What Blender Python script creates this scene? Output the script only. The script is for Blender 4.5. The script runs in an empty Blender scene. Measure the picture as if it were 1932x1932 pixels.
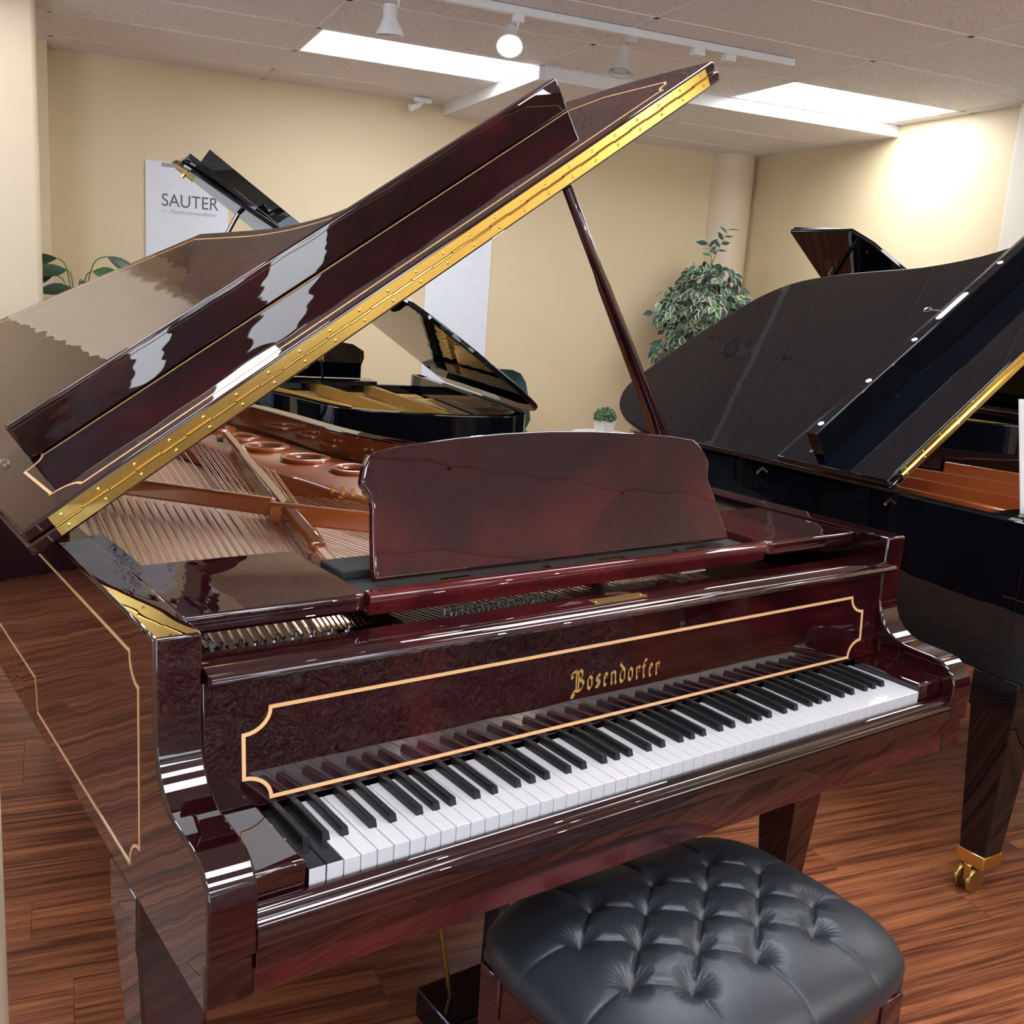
import bpy, bmesh, math, random
from mathutils import Vector, Matrix
random.seed(7)
PI = math.pi
scn = bpy.context.scene
COL = scn.collection

# ---------------------------------------------------------------- camera, world, exposure
def set_camera():
    f, cx, cy, cz, yaw, pitch, roll = 1938.27241, -0.49366, -1.02644, 1.42615, 0.63782, 0.20711, 0.06866
    d = Vector((math.sin(yaw)*math.cos(pitch), math.cos(yaw)*math.cos(pitch), -math.sin(pitch)))
    r = Vector((math.cos(yaw), -math.sin(yaw), 0))
    u = r.cross(d)
    c, s = math.cos(roll), math.sin(roll)
    r2 = c*r + s*u
    u2 = -s*r + c*u
    cam = bpy.data.cameras.new('camera')
    cam.sensor_width = 36.0
    cam.lens = 36.0*f/1932.0
    cam.clip_start = 0.02
    o = bpy.data.objects.new('camera', cam)
    m = Matrix((r2, u2, -d)).transposed().to_4x4()
    m.translation = (cx, cy, cz)
    o.matrix_world = m
    COL.objects.link(o)
    scn.camera = o
set_camera()
w = bpy.data.worlds.new('world')
scn.world = w
w.use_nodes = True
w.node_tree.nodes['Background'].inputs[0].default_value = (0.72, 0.84, 1.0, 1)
w.node_tree.nodes['Background'].inputs[1].default_value = 4.5
scn.view_settings.view_transform = 'Standard'
scn.view_settings.look = 'None'
scn.view_settings.gamma = 1.0
scn.view_settings.use_curve_mapping = False
scn.view_settings.exposure = 0.52
PANEL = 12.0          # radiance of the ceiling light panels

# ---------------------------------------------------------------- materials
MATS = {}
def nodes(name):
    m = bpy.data.materials.new(name)
    m.use_nodes = True
    nt = m.node_tree
    b = nt.nodes['Principled BSDF']
    MATS[name] = m
    return m, nt, b
def N(nt, t, **kw):
    n = nt.nodes.new(t)
    for k, v in kw.items():
        if k.startswith('i_'):
            key = k[2:]
            key = int(key) if key.isdigit() else key.replace('_', ' ')
            n.inputs[key].default_value = v
        else:
            setattr(n, k, v)
    return n
def L(nt, a, ao, b, bi):
    nt.links.new(a.outputs[ao], b.inputs[bi])
def ramp(nt, stops):
    r = nt.nodes.new('ShaderNodeValToRGB')
    cr = r.color_ramp
    while len(cr.elements) > 1:
        cr.elements.remove(cr.elements[-1])
    cr.elements[0].position = stops[0][0]
    cr.elements[0].color = (*stops[0][1], 1)
    for p, c in stops[1:]:
        e = cr.elements.new(p)
        e.color = (*c, 1)
    return r
def plain(name, col, rough=0.5, metal=0.0, coat=0.0, spec=0.5, bump=0.0, bscale=50.0, emis=None, estr=0.0, trans=0.0, coatr=0.03):
    m, nt, b = nodes(name)
    b.inputs['Base Color'].default_value = (*col, 1)
    b.inputs['Roughness'].default_value = rough
    b.inputs['Metallic'].default_value = metal
    b.inputs['Coat Weight'].default_value = coat
    b.inputs['Coat Roughness'].default_value = coatr
    b.inputs['Specular IOR Level'].default_value = spec
    b.inputs['Transmission Weight'].default_value = trans
    if emis:
        b.inputs['Emission Color'].default_value = (*emis, 1)
        b.inputs['Emission Strength'].default_value = estr
    # a trace of procedural variation so no surface is perfectly even
    tc = N(nt, 'ShaderNodeTexCoord')
    no = N(nt, 'ShaderNodeTexNoise', i_Scale=bscale, i_Detail=3.0)
    L(nt, tc, 'Object', no, 'Vector')
    mx = N(nt, 'ShaderNodeMix', data_type='RGBA', blend_type='MULTIPLY')
    mx.inputs[0].default_value = 0.25
    mx.inputs[6].default_value = (*col, 1)
    L(nt, no, 0, mx, 7)
    sc = N(nt, 'ShaderNodeMix', data_type='RGBA')
    sc.inputs[0].default_value = 0.5
    sc.inputs[6].default_value = (*col, 1)
    L(nt, mx, 2, sc, 7)
    L(nt, sc, 2, b, 'Base Color')
    if bump > 0:
        bp = N(nt, 'ShaderNodeBump', i_Strength=bump, i_Distance=0.004)
        L(nt, no, 0, bp, 'Height')
        L(nt, bp, 0, b, 'Normal')
    return m
def lacquer(name, c0, c1, c2, scale=3.0, stretch=(1, 0.25, 1), wave=0.05, ior=1.72):
    """deep polished lacquer over figured veneer"""
    m, nt, b = nodes(name)
    tc = N(nt, 'ShaderNodeTexCoord')
    mp = N(nt, 'ShaderNodeMapping')
    mp.inputs['Scale'].default_value = stretch
    L(nt, tc, 'Object', mp, 'Vector')
    n1 = N(nt, 'ShaderNodeTexNoise', i_Scale=scale, i_Detail=5.0, i_Roughness=0.62, i_Distortion=1.3)
    L(nt, mp, 0, n1, 'Vector')
    r = ramp(nt, [(0.30, c0), (0.52, c1), (0.74, c2)])
    L(nt, n1, 0, r, 0)
    n2 = N(nt, 'ShaderNodeTexNoise', i_Scale=90.0, i_Detail=2.0, i_Roughness=0.6)
    m2 = N(nt, 'ShaderNodeMapping')
    m2.inputs['Scale'].default_value = (1, 0.06, 1)
    L(nt, tc, 'Object', m2, 'Vector')
    L(nt, m2, 0, n2, 'Vector')
    mx = N(nt, 'ShaderNodeMix', data_type='RGBA', blend_type='MULTIPLY')
    mx.inputs[0].default_value = 0.3
    L(nt, r, 0, mx, 6)
    L(nt, n2, 0, mx, 7)
    L(nt, mx, 2, b, 'Base Color')
    b.inputs['Roughness'].default_value = 0.5
    b.inputs['Specular IOR Level'].default_value = 0.0
    b.inputs['Coat Weight'].default_value = 1.0
    b.inputs['Coat Roughness'].default_value = 0.008
    b.inputs['Coat IOR'].default_value = ior
    n3 = N(nt, 'ShaderNodeTexNoise', i_Scale=7.0, i_Detail=1.0)
    L(nt, tc, 'Object', n3, 'Vector')
    bp = N(nt, 'ShaderNodeBump', i_Strength=wave, i_Distance=0.02)
    L(nt, n3, 0, bp, 'Height')
    L(nt, bp, 0, b, 'Coat Normal')
    return m
def make_materials():
    lacquer('mahogany', (0.006, 0.0012, 0.0020), (0.019, 0.0024, 0.0038), (0.070, 0.0066, 0.0088))
    lacquer('mahogany_red', (0.024, 0.0032, 0.0045), (0.068, 0.0075, 0.0095), (0.13, 0.0145, 0.0145))
    lacquer('ebony', (0.0024, 0.003, 0.0052), (0.003, 0.0037, 0.0064), (0.004, 0.0048, 0.008), wave=0.02, ior=1.5)
    plain('satin_black', (0.006, 0.006, 0.007), 0.35, bscale=30)
    lacquer('inner_veneer', (0.16, 0.045, 0.015), (0.26, 0.08, 0.025), (0.34, 0.11, 0.035), scale=4, stretch=(1, 1, 0.2), wave=0.02)
    plain('brass', (0.86, 0.60, 0.17), 0.16, 1.0, bscale=25)
    plain('brass_dark', (0.45, 0.30, 0.10), 0.3, 1.0, bscale=40)
    plain('steel', (0.75, 0.75, 0.77), 0.2, 1.0)
    plain('inlay', (0.80, 0.47, 0.22), 0.3, coat=0.6, bscale=120)
    plain('gold_leaf', (0.95, 0.62, 0.22), 0.28, 0.75, bscale=90)
    plain('key_white', (0.60, 0.60, 0.63), 0.14, coat=0.4, bscale=10)
    plain('key_front', (0.54, 0.55, 0.58), 0.25, bscale=10)
    plain('key_black', (0.010, 0.0105, 0.013), 0.28, bscale=60)
    plain('red_felt', (0.2, 0.01, 0.012), 0.9, bscale=200)
    plain('black_felt', (0.012, 0.012, 0.015), 0.9, bscale=200)
    plain('bronze_plate', (0.40, 0.095, 0.022), 0.3, 0.1, coat=1.0, bscale=60, coatr=0.05)
    plain('gold_plate', (0.66, 0.40, 0.09), 0.33, 0.6, bscale=60)
    plain('copper_string', (0.92, 0.70, 0.55), 0.16, 1.0, bscale=300)
    plain('steel_string', (0.80, 0.68, 0.58), 0.25, 1.0, bscale=300)
    plain('spruce', (0.70, 0.42, 0.29), 0.4, coat=0.3, bscale=30)
    plain('pink_bed', (0.92, 0.68, 0.55), 0.35, coat=0.4, bscale=30)
    plain('ceiling_white', (0.80, 0.78, 0.77), 0.6, bscale=20)
    plain('fixture_white', (0.82, 0.82, 0.82), 0.4, bscale=20)
    plain('lamp_grey', (0.55, 0.53, 0.50), 0.4, bscale=20)
    plain('poster_white', (0.80, 0.83, 0.90), 0.4, bscale=15)
    plain('poster_ink', (0.10, 0.11, 0.13), 0.5)
    plain('poster_ink_light', (0.35, 0.37, 0.42), 0.5)
    plain('leather', (0.019, 0.023, 0.031), 0.42, spec=0.6, bump=0.12, bscale=420)
    plain('leaf_green', (0.035, 0.075, 0.045), 0.4, bscale=30)
    plain('leaf_light', (0.10, 0.22, 0.08), 0.4, bscale=30)
    plain('leaf_edge', (0.60, 0.63, 0.50), 0.45, bscale=30)
    plain('bark', (0.20, 0.13, 0.08), 0.8, bump=0.3, bscale=70)
    plain('soil', (0.04, 0.028, 0.02), 0.9, bump=0.5, bscale=90)
    plain('pot_white', (0.75, 0.74, 0.70), 0.35, bscale=20)
    plain('pot_brown', (0.16, 0.10, 0.06), 0.5, bscale=20)
    plain('chair_green', (0.02, 0.07, 0.065), 0.55, bscale=25)
    plain('grey_paint', (0.30, 0.30, 0.31), 0.5)
    plain('table_wood', (0.42, 0.27, 0.15), 0.4, bscale=12)
    plain('acrylic', (0.95, 0.97, 0.98), 0.02, trans=1.0)
    m, nt, b = nodes('glass')
    tr = N(nt, 'ShaderNodeBsdfTransparent'); gl = N(nt, 'ShaderNodeBsdfGlossy'); gl.inputs['Roughness'].default_value = 0.02
    mxs = N(nt, 'ShaderNodeMixShader'); mxs.inputs[0].default_value = 0.06
    L(nt, tr, 0, mxs, 1); L(nt, gl, 0, mxs, 2); L(nt, mxs, 0, nt.nodes['Material Output'], 0)
    plain('paper', (0.74, 0.74, 0.73), 0.6, bscale=8)
    plain('clear_wheel', (0.85, 0.75, 0.55), 0.08, trans=0.75)
    plain('panel_light', (0.9, 0.9, 0.9), 0.5, emis=(0.90, 0.95, 1.0), estr=PANEL)
    plain('panel_dim', (0.9, 0.9, 0.9), 0.5, emis=(0.90, 0.95, 1.0), estr=PANEL*0.3)
    plain('bulb', (1, 0.9, 0.8), 0.5, emis=(1.0, 0.80, 0.62), estr=40.0)
    # wall paint
    for nm, c in (('wall_paint', (0.74, 0.60, 0.385)), ('wall_pale', (0.78, 0.72, 0.60)), ('column_paint', (0.76, 0.63, 0.45))):
        m, nt, b = nodes(nm)
        tc = N(nt, 'ShaderNodeTexCoord')
        no = N(nt, 'ShaderNodeTexNoise', i_Scale=2.5, i_Detail=4.0)
        L(nt, tc, 'Object', no, 'Vector')
        r = ramp(nt, [(0.35, tuple(v*0.97 for v in c)), (0.65, c)])
        L(nt, no, 0, r, 0)
        L(nt, r, 0, b, 'Base Color')
        b.inputs['Roughness'].default_value = 0.55
        n2 = N(nt, 'ShaderNodeTexNoise', i_Scale=160.0, i_Detail=2.0)
        L(nt, tc, 'Object', n2, 'Vector')
        bp = N(nt, 'ShaderNodeBump', i_Strength=0.08, i_Distance=0.003)
        L(nt, n2, 0, bp, 'Height')
        L(nt, bp, 0, b, 'Normal')
    # mineral fibre ceiling tile
    m, nt, b = nodes('ceiling_tile')
    tc = N(nt, 'ShaderNodeTexCoord')
    oi = N(nt, 'ShaderNodeObjectInfo')
    ad = N(nt, 'ShaderNodeVectorMath', operation='ADD')
    L(nt, tc, 'Object', ad, 0)
    L(nt, oi, 'Random', ad, 1)
    no = N(nt, 'ShaderNodeTexNoise', i_Scale=110.0, i_Detail=3.0, i_Roughness=0.7)
    L(nt, ad, 0, no, 'Vector')
    r = ramp(nt, [(0.36, (0.52, 0.49, 0.48)), (0.46, (0.80, 0.78, 0.78)), (0.7, (0.86, 0.85, 0.85))])
    L(nt, no, 0, r, 0)
    L(nt, r, 0, b, 'Base Color')
    b.inputs['Roughness'].default_value = 0.9
    bp = N(nt, 'ShaderNodeBump', i_Strength=0.3, i_Distance=0.003)
    L(nt, no, 0, bp, 'Height')
    L(nt, bp, 0, b, 'Normal')
    # laminate plank
    m, nt, b = nodes('plank_wood')
    tc = N(nt, 'ShaderNodeTexCoord')
    oi = N(nt, 'ShaderNodeObjectInfo')
    of = N(nt, 'ShaderNodeVectorMath', operation='SCALE')
    cb = N(nt, 'ShaderNodeCombineXYZ')
    for i in range(3):
        L(nt, oi, 'Random', cb, i)
    L(nt, cb, 0, of, 0)
    of.inputs['Scale'].default_value = 37.0
    ad = N(nt, 'ShaderNodeVectorMath', operation='ADD')
    L(nt, tc, 'Object', ad, 0)
    L(nt, of, 0, ad, 1)
    mp = N(nt, 'ShaderNodeMapping')
    mp.inputs['Scale'].default_value = (0.55, 17.0, 1.0)
    L(nt, ad, 0, mp, 'Vector')
    n1 = N(nt, 'ShaderNodeTexNoise', i_Scale=2.6, i_Detail=7.0, i_Roughness=0.6, i_Distortion=1.1)
    L(nt, mp, 0, n1, 'Vector')
    r = ramp(nt, [(0.28, (0.06, 0.018, 0.010)), (0.43, (0.18, 0.058, 0.028)), (0.55, (0.32, 0.112, 0.050)), (0.72, (0.47, 0.19, 0.085))])
    L(nt, n1, 0, r, 0)
    m2 = N(nt, 'ShaderNodeMapping')
    m2.inputs['Scale'].default_value = (0.8, 95.0, 1.0)
    L(nt, ad, 0, m2, 'Vector')
    n2 = N(nt, 'ShaderNodeTexNoise', i_Scale=3.0, i_Detail=3.0, i_Roughness=0.6, i_Distortion=0.6)
    L(nt, m2, 0, n2, 'Vector')
    r2 = ramp(nt, [(0.34, (0.22, 0.17, 0.15)), (0.47, (0.92, 0.88, 0.86)), (1.0, (1, 1, 1))])
    L(nt, n2, 0, r2, 0)
    mx = N(nt, 'ShaderNodeMix', data_type='RGBA', blend_type='MULTIPLY')
    mx.inputs[0].default_value = 0.8
    L(nt, r, 0, mx, 6)
    L(nt, r2, 0, mx, 7)
    hv = N(nt, 'ShaderNodeHueSaturation')
    mr = N(nt, 'ShaderNodeMapRange')
    mr.inputs['To Min'].default_value = 0.85
    mr.inputs['To Max'].default_value = 1.15
    L(nt, oi, 'Random', mr, 0)
    L(nt, mr, 0, hv, 'Value')
    L(nt, mx, 2, hv, 'Color')
    L(nt, hv, 0, b, 'Base Color')
    b.inputs['Roughness'].default_value = 0.30
    b.inputs['Specular IOR Level'].default_value = 0.5
    bp = N(nt, 'ShaderNodeBump', i_Strength=0.12, i_Distance=0.002)
    L(nt, n2, 0, bp, 'Height')
    L(nt, bp, 0, b, 'Normal')
    # crinkled plastic wrap over a dark instrument
    m, nt, b = nodes('plastic_wrap')
    tc = N(nt, 'ShaderNodeTexCoord')
    no = N(nt, 'ShaderNodeTexNoise', i_Scale=15.0, i_Detail=3.0, i_Distortion=2.6)
    L(nt, tc, 'Object', no, 'Vector')
    r = ramp(nt, [(0.30, (0.06, 0.045, 0.04)), (0.42, (0.62, 0.54, 0.47)), (0.48, (0.16, 0.12, 0.11)), (0.55, (0.55, 0.47, 0.41)), (0.62, (0.20, 0.05, 0.05)), (0.74, (0.5, 0.43, 0.38))])
    L(nt, no, 0, r, 0)
    L(nt, r, 0, b, 'Base Color')
    b.inputs['Roughness'].default_value = 0.16
    bp = N(nt, 'ShaderNodeBump', i_Strength=1.0, i_Distance=0.05)
    L(nt, no, 0, bp, 'Height')
    L(nt, bp, 0, b, 'Normal')
make_materials()

# ---------------------------------------------------------------- mesh helpers
def box(bm, x0, x1, y0, y1, z0, z1):
    v = [bm.verts.new(p) for p in ((x0,y0,z0),(x1,y0,z0),(x1,y1,z0),(x0,y1,z0),(x0,y0,z1),(x1,y0,z1),(x1,y1,z1),(x0,y1,z1))]
    for f in ((0,3,2,1),(4,5,6,7),(0,1,5,4),(1,2,6,5),(2,3,7,6),(3,0,4,7)):
        bm.faces.new([v[i] for i in f])
    return v
def loft(bm, rings, cap=True, closed=True):
    """rings: lists of equal-length 3D points"""
    vs = [[bm.verts.new(p) for p in r] for r in rings]
    n = len(rings[0])
    for a, b in zip(vs, vs[1:]):
        for i in range(n if closed else n-1):
            j = (i+1) % n
            bm.faces.new((a[i], a[j], b[j], b[i]))
    if cap:
        bm.faces.new(vs[0][::-1])
        bm.faces.new(vs[-1])
    return vs
def prism(bm, pts, axis, a, b):
    """polygon pts in the two other axes (order x,y,z minus axis), extruded from a to b along axis"""
    def P(p, t):
        if axis == 0: return (t, p[0], p[1])
        if axis == 1: return (p[0], t, p[1])
        return (p[0], p[1], t)
    return loft(bm, [[P(p, a) for p in pts], [P(p, b) for p in pts]])
def tube(bm, pts, r, n=8, cap=True):
    pts = [Vector(p) for p in pts]
    rs = r if isinstance(r, (list, tuple)) else [r]*len(pts)
    rings = []
    up = None
    for i, p in enumerate(pts):
        t = (pts[min(i+1, len(pts)-1)] - pts[max(i-1, 0)]).normalized()
        if up is None:
            up = Vector((0, 0, 1)) if abs(t.z) < 0.9 else Vector((1, 0, 0))
        s = t.cross(up).normalized()
        up = s.cross(t).normalized()
        rings.append([p + rs[i]*(math.cos(2*PI*k/n)*s + math.sin(2*PI*k/n)*up) for k in range(n)])
    loft(bm, rings, cap)
def lathe(bm, prof, c=(0, 0, 0), n=24, mat=None):
    rings = [[(c[0]+r*math.cos(2*PI*k/n), c[1]+r*math.sin(2*PI*k/n), c[2]+z) for k in range(n)] for r, z in prof]
    return loft(bm, rings, True)
def ribbon(bm, pts, width, P, thick=0.0008, closed=True):
    """flat strip of given width along 2D polyline, mapped to 3D by P(a,b,h)"""
    n = len(pts)
    L_, R_ = [], []
    for i in range(n):
        p = Vector(pts[i])
        a = Vector(pts[i-1]) if (closed or i > 0) else p
        c = Vector(pts[(i+1) % n]) if (closed or i < n-1) else p
        d1 = (p-a).normalized() if (p-a).length > 1e-9 else (c-p).normalized()
        d2 = (c-p).normalized() if (c-p).length > 1e-9 else d1
        n1 = Vector((-d1.y, d1.x)); n2 = Vector((-d2.y, d2.x))
        m = n1+n2
        m = m.normalized() if m.length > 1e-6 else n1
        k = min(1.0/max(0.35, m.dot(n1)), 2.2)*width/2
        L_.append(p+m*k); R_.append(p-m*k)
    vt = [[bm.verts.new(P(q.x, q.y, h)) for q in s] for s in (L_, R_) for h in (0, thick)]
    lb, lt, rb, rt = vt
    for i in range(n if closed else n-1):
        j = (i+1) % n
        bm.faces.new((lt[i], lt[j], rt[j], rt[i]))
        bm.faces.new((lb[j], lb[i], rb[i], rb[j]))
        bm.faces.new((lb[i], lb[j], lt[j], lt[i]))
        bm.faces.new((rb[j], rb[i], rt[i], rt[j]))
def arc(cx, cy, rx, ry, a0, a1, n=7):
    return [(cx+rx*math.cos(math.radians(a0+(a1-a0)*i/n)), cy+ry*math.sin(math.radians(a0+(a1-a0)*i/n))) for i in range(n+1)]
def smooth_poly(pts, sub=4, closed=False):
    """Catmull-Rom"""
    out = []
    n = len(pts)
    rng = range(n) if closed else range(n-1)
    for i in rng:
        g = lambda k: Vector(pts[k % n]) if closed else Vector(pts[max(0, min(n-1, k))])
        p0, p1, p2, p3 = g(i-1), g(i), g(i+1), g(i+2)
        for s in range(sub):
            t = s/sub
            out.append(0.5*((2*p1)+(p2-p0)*t+(2*p0-5*p1+4*p2-p3)*t*t+(3*p1-p0-3*p2+p3)*t**3))
    if not closed:
        out.append(Vector(pts[-1]))
    return [tuple(p) for p in out]
WORLD_PARENT = [False]
def link(o, parent=None):
    COL.objects.link(o)
    if parent is not None:
        o.parent = parent
        if WORLD_PARENT[0] and parent.type == 'EMPTY':
            o.matrix_parent_inverse = parent.matrix_basis.inverted()
    return o
def mesh(name, bm, mat, smooth=False):
    bmesh.ops.recalc_face_normals(bm, faces=bm.faces)
    me = bpy.data.meshes.new(name)
    bm.to_mesh(me)
    bm.free()
    for mm in (mat if isinstance(mat, (list, tuple)) else [mat]):
        me.materials.append(MATS[mm])
    if smooth:
        for p in me.polygons:
            p.use_smooth = True
        me.set_sharp_from_angle(angle=math.radians(40))
    return me
def obj(name, bm, mat, parent=None, smooth=False, bevel=0.0, seg=2, label=None):
    me = mesh(name, bm, mat, smooth)
    o = bpy.data.objects.new(name, me)
    link(o, parent)
    if bevel > 0:
        md = o.modifiers.new('bevel', 'BEVEL')
        md.width = bevel
        md.segments = seg
        md.limit_method = 'ANGLE'
        md.angle_limit = math.radians(35)
        md.harden_normals = False
        for p in me.polygons:
            p.use_smooth = True
        me.set_sharp_from_angle(angle=math.radians(60 if seg > 1 else 30))
    if label:
        o['label'] = label
    return o
def inst(name, me, parent, loc=(0, 0, 0), rot=(0, 0, 0), scale=(1, 1, 1)):
    o = bpy.data.objects.new(name, me)
    o.location = loc
    o.rotation_euler = rot
    o.scale = scale
    return link(o, parent)
def tag(o, label, cat, group=None, kind=None):
    o['label'] = label
    if cat: o['category'] = cat
    if group: o['group'] = group
    if kind: o['kind'] = kind
    return o
def struct(o, label=None):
    o['kind'] = 'structure'
    if label: o['label'] = label
    return o
def empty(name, loc=(0, 0, 0), rz=0.0):
    o = bpy.data.objects.new(name, None)
    o.empty_display_size = 0.1
    o.location = loc
    o.rotation_euler = (0, 0, rz)
    COL.objects.link(o)
    return o
def B(): return bmesh.new()

TH = math.radians(-12.5)
XR = Vector((math.cos(TH), math.sin(TH), 0)); YR = Vector((-math.sin(TH), math.cos(TH), 0))
def RW(x, y, h=0.0): return XR*x + YR*y + Vector((0, 0, h))
def room(o):
    o.rotation_euler = (0, 0, TH)
    return o

# ================================================================ the room
RX0, RX1, RY0, RY1, CH, SH = -4.2, 4.87, -5.5, 6.14, 2.70, 2.63
def build_room():
    # floor: sub-floor with planks as pieces
    b = B(); box(b, RX0, RX1, RY0, RY1, -0.06, -0.012)
    fl = room(struct(obj('floor', b, 'grey_paint')))
    PW, PLEN = 0.15, 0.93
    rnd = random.Random(3)
    pl_mesh = {}
    def plank_mesh(ln):
        k = round(ln, 2)
        if k not in pl_mesh:
            b = B(); box(b, 0.0004, k-0.0004, 0.0004, PW-0.0004, -0.012, 0.0)
            bmesh.ops.bevel(b, geom=[e for e in b.edges if all(v.co.z > -0.001 for v in e.verts)], offset=0.0004, segments=1, affect='EDGES')
            pl_mesh[k] = mesh('plank', b, 'plank_wood')
        return pl_mesh[k]
    cands = []
    j0 = int(math.floor((RY0-0.78)/PW)) 
    y = 0.78 + j0*PW
    row = 0
    while y < RY1:
        off = -0.264 if abs(y-0.78) < 0.01 else (0.326 if abs(y-0.63) < 0.01 else rnd.uniform(0, PLEN))
        x = off - PLEN*math.ceil((off-RX0)/PLEN)
        while x < RX1:
            x0, x1 = max(x, RX0), min(x+PLEN, RX1)
            y0 = max(y, RY0); 
            if x1-x0 > 0.05 and y+PW <= RY1+0.15 and y >= RY0-0.01:
                cands.append((x0, y, x1-x0))
            x += PLEN
        y += PW; row += 1
    cx, cy = -0.26, -1.109
    def key(c):
        mx, my = c[0]+c[2]/2, c[1]+PW/2
        v = Vector((mx-cx, my-cy)); 
        dirv = Vector((math.sin(0.42), math.cos(0.42)))
        d = v.dot(dirv); side = abs(v.x*dirv.y-v.y*dirv.x)
        return (0 if d > 0 and side < 0.62*d+0.7 else 50) + v.length
    cands.sort(key=key)
    for (x, y, ln) in cands[:290]:
        inst('plank', plank_mesh(ln), fl, (x, y, 0))
    b = B()
    for (x, y, ln) in cands[290:]:
        box(b, x+0.0006, x+ln-0.0006, y+0.0006, min(y+PW, RY1)-0.0006, -0.012, 0.0)
    o = obj('far_planks', b, 'plank_wood', fl); o['kind'] = 'stuff'
    # walls
    def wall(name, x0, x1, y0, y1, z0, z1, m='wall_paint', bev=0.0):
        b = B(); box(b, x0, x1, y0, y1, z0, z1)
        return room(struct(obj(name, b, m, bevel=bev)))
    wall('wall_back', RX0, RX1+0.1, RY1, RY1+0.1, -0.06, 2.9)
    wall('wall_right', RX1, RX1+0.1, RY0, RY1, -0.06, 2.9)
    LY0, LY1, LH0, LH1 = 0.4, 2.9, 0.15, 2.3
    b = B()
    box(b, RX0-0.1, RX0, RY0, LY0, -0.06, 2.9); box(b, RX0-0.1, RX0, LY1, RY1+0.1, -0.06, 2.9)
    box(b, RX0-0.1, RX0, LY0, LY1, -0.06, LH0); box(b, RX0-0.1, RX0, LY0, LY1, LH1, 2.9)
    room(struct(obj('wall_left', b, 'wall_pale')))
    b = B()
    ym = (LY0+LY1)/2
    for (y0, y1, z0, z1) in ((LY0, LY1, LH0, LH0+0.05), (LY0, LY1, LH1-0.05, LH1), (LY0, LY0+0.05, LH0+0.05, LH1-0.05), (LY1-0.05, LY1, LH0+0.05, LH1-0.05), (ym-0.025, ym+0.025, LH0+0.05, LH1-0.05)):
        box(b, RX0-0.08, RX0-0.02, y0, y1, z0, z1)
    wf = room(struct(obj('window_5', b, 'fixture_white')))
    for y0, y1 in ((LY0+0.05, ym-0.025), (ym+0.025, LY1-0.05)):
        b = B(); box(b, RX0-0.052, RX0-0.048, y0, y1, LH0+0.05, LH1-0.05); obj('pane', b, 'glass', wf)
    li = bpy.data.lights.new('window_portal', 'AREA'); li.shape = 'RECTANGLE'; li.size = LY1-LY0; li.size_y = LH1-LH0; li.cycles.is_portal = True
    lo = bpy.data.objects.new('window_portal', li); lo.location = RW(RX0-0.09, ym, (LH0+LH1)/2)
    lo.rotation_euler = (-PI/2, 0, TH + PI/2); COL.objects.link(lo)
    WIN = [(-3.7, -2.1), (-1.8, -0.2), (0.2, 1.8), (2.4, 4.5)]
    b = B()
    box(b, RX0-0.1, RX1+0.1, RY0-0.1, RY0, -0.06, 0.45); box(b, RX0-0.1, RX1+0.1, RY0-0.1, RY0, 2.35, 2.9)
    ed = [RX0-0.1]+[v for wv in WIN for v in wv]+[RX1+0.1]
    for i in range(0, len(ed), 2): box(b, ed[i], ed[i+1], RY0-0.1, RY0, 0.45, 2.35)
    room(struct(obj('wall_front', b, 'wall_pale')))
    for k, (a, c) in enumerate(WIN):
        b = B()
        for (x0, x1, z0, z1) in ((a, c, 0.45, 0.50), (a, c, 2.30, 2.35), (a, a+0.05, 0.5, 2.3), (c-0.05, c, 0.5, 2.3), ((a+c)/2-0.025, (a+c)/2+0.025, 0.5, 2.3)):
            box(b, x0, x1, RY0-0.08, RY0-0.02, z0, z1)
        wf = room(struct(obj('window_%d' % (k+1), b, 'fixture_white')))
        b = B(); box(b, a+0.05, (a+c)/2-0.025, RY0-0.052, RY0-0.048, 0.5, 2.3); obj('pane', b, 'glass', wf)
        b = B(); box(b, (a+c)/2+0.025, c-0.05, RY0-0.052, RY0-0.048, 0.5, 2.3); obj('pane', b, 'glass', wf)
        li = bpy.data.lights.new('window_portal', 'AREA'); li.shape = 'RECTANGLE'; li.size = c-a; li.size_y = 1.9; li.cycles.is_portal = True
        lo = bpy.data.objects.new('window_portal', li); lo.location = RW((a+c)/2, RY0-0.09, 1.4)
        lo.rotation_euler = (-PI/2, 0, TH + PI); COL.objects.link(lo)
    wall('wall_left_pilaster', -0.80, -0.302, 5.92, RY1, 0, CH)
    wall('wall_left_pillar', -0.84, -0.345, 4.80, 5.18, 0, CH, 'column_paint', 0.02)
    wall('wall_near_pillar', -0.80, -0.340, -0.25, 0.21, 0, CH, 'column_paint', 0.02)
    wall('wall_right_pilaster', 4.80, RX1, 2.7, 3.5, 0, CH, 'wall_pale', 0.01)
    b = B(); lathe(b, [(0.19, 0), (0.19, SH)], (4.695, 6.165, 0), 40)
    room(struct(obj('wall_corner_column', b, 'column_paint', smooth=True)))
    b = B(); box(b, RX0, RX1, RY1-0.012, RY1, 0, 0.1)
    room(struct(obj('baseboard_back', b, 'ceiling_white')))
    b = B(); box(b, RX1-0.012, RX1, RY0, 2.7, 0, 0.1); box(b, RX1-0.012, RX1, 3.5, RY1, 0, 0.1)
    room(struct(obj('baseboard_right', b, 'ceiling_white')))
    # ceiling: slab, tiles, grid bars
    b = B(); box(b, RX0, RX1, RY0, RY1, CH+0.03, CH+0.1)
    ce = room(struct(obj('ceiling', b, 'ceiling_white')))
    b = B(); box(b, 2.25, RX1, 4.535, RY1, SH+0.03, CH+0.02)
    so = room(struct(obj('ceiling_soffit', b, 'ceiling_white')))
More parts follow.
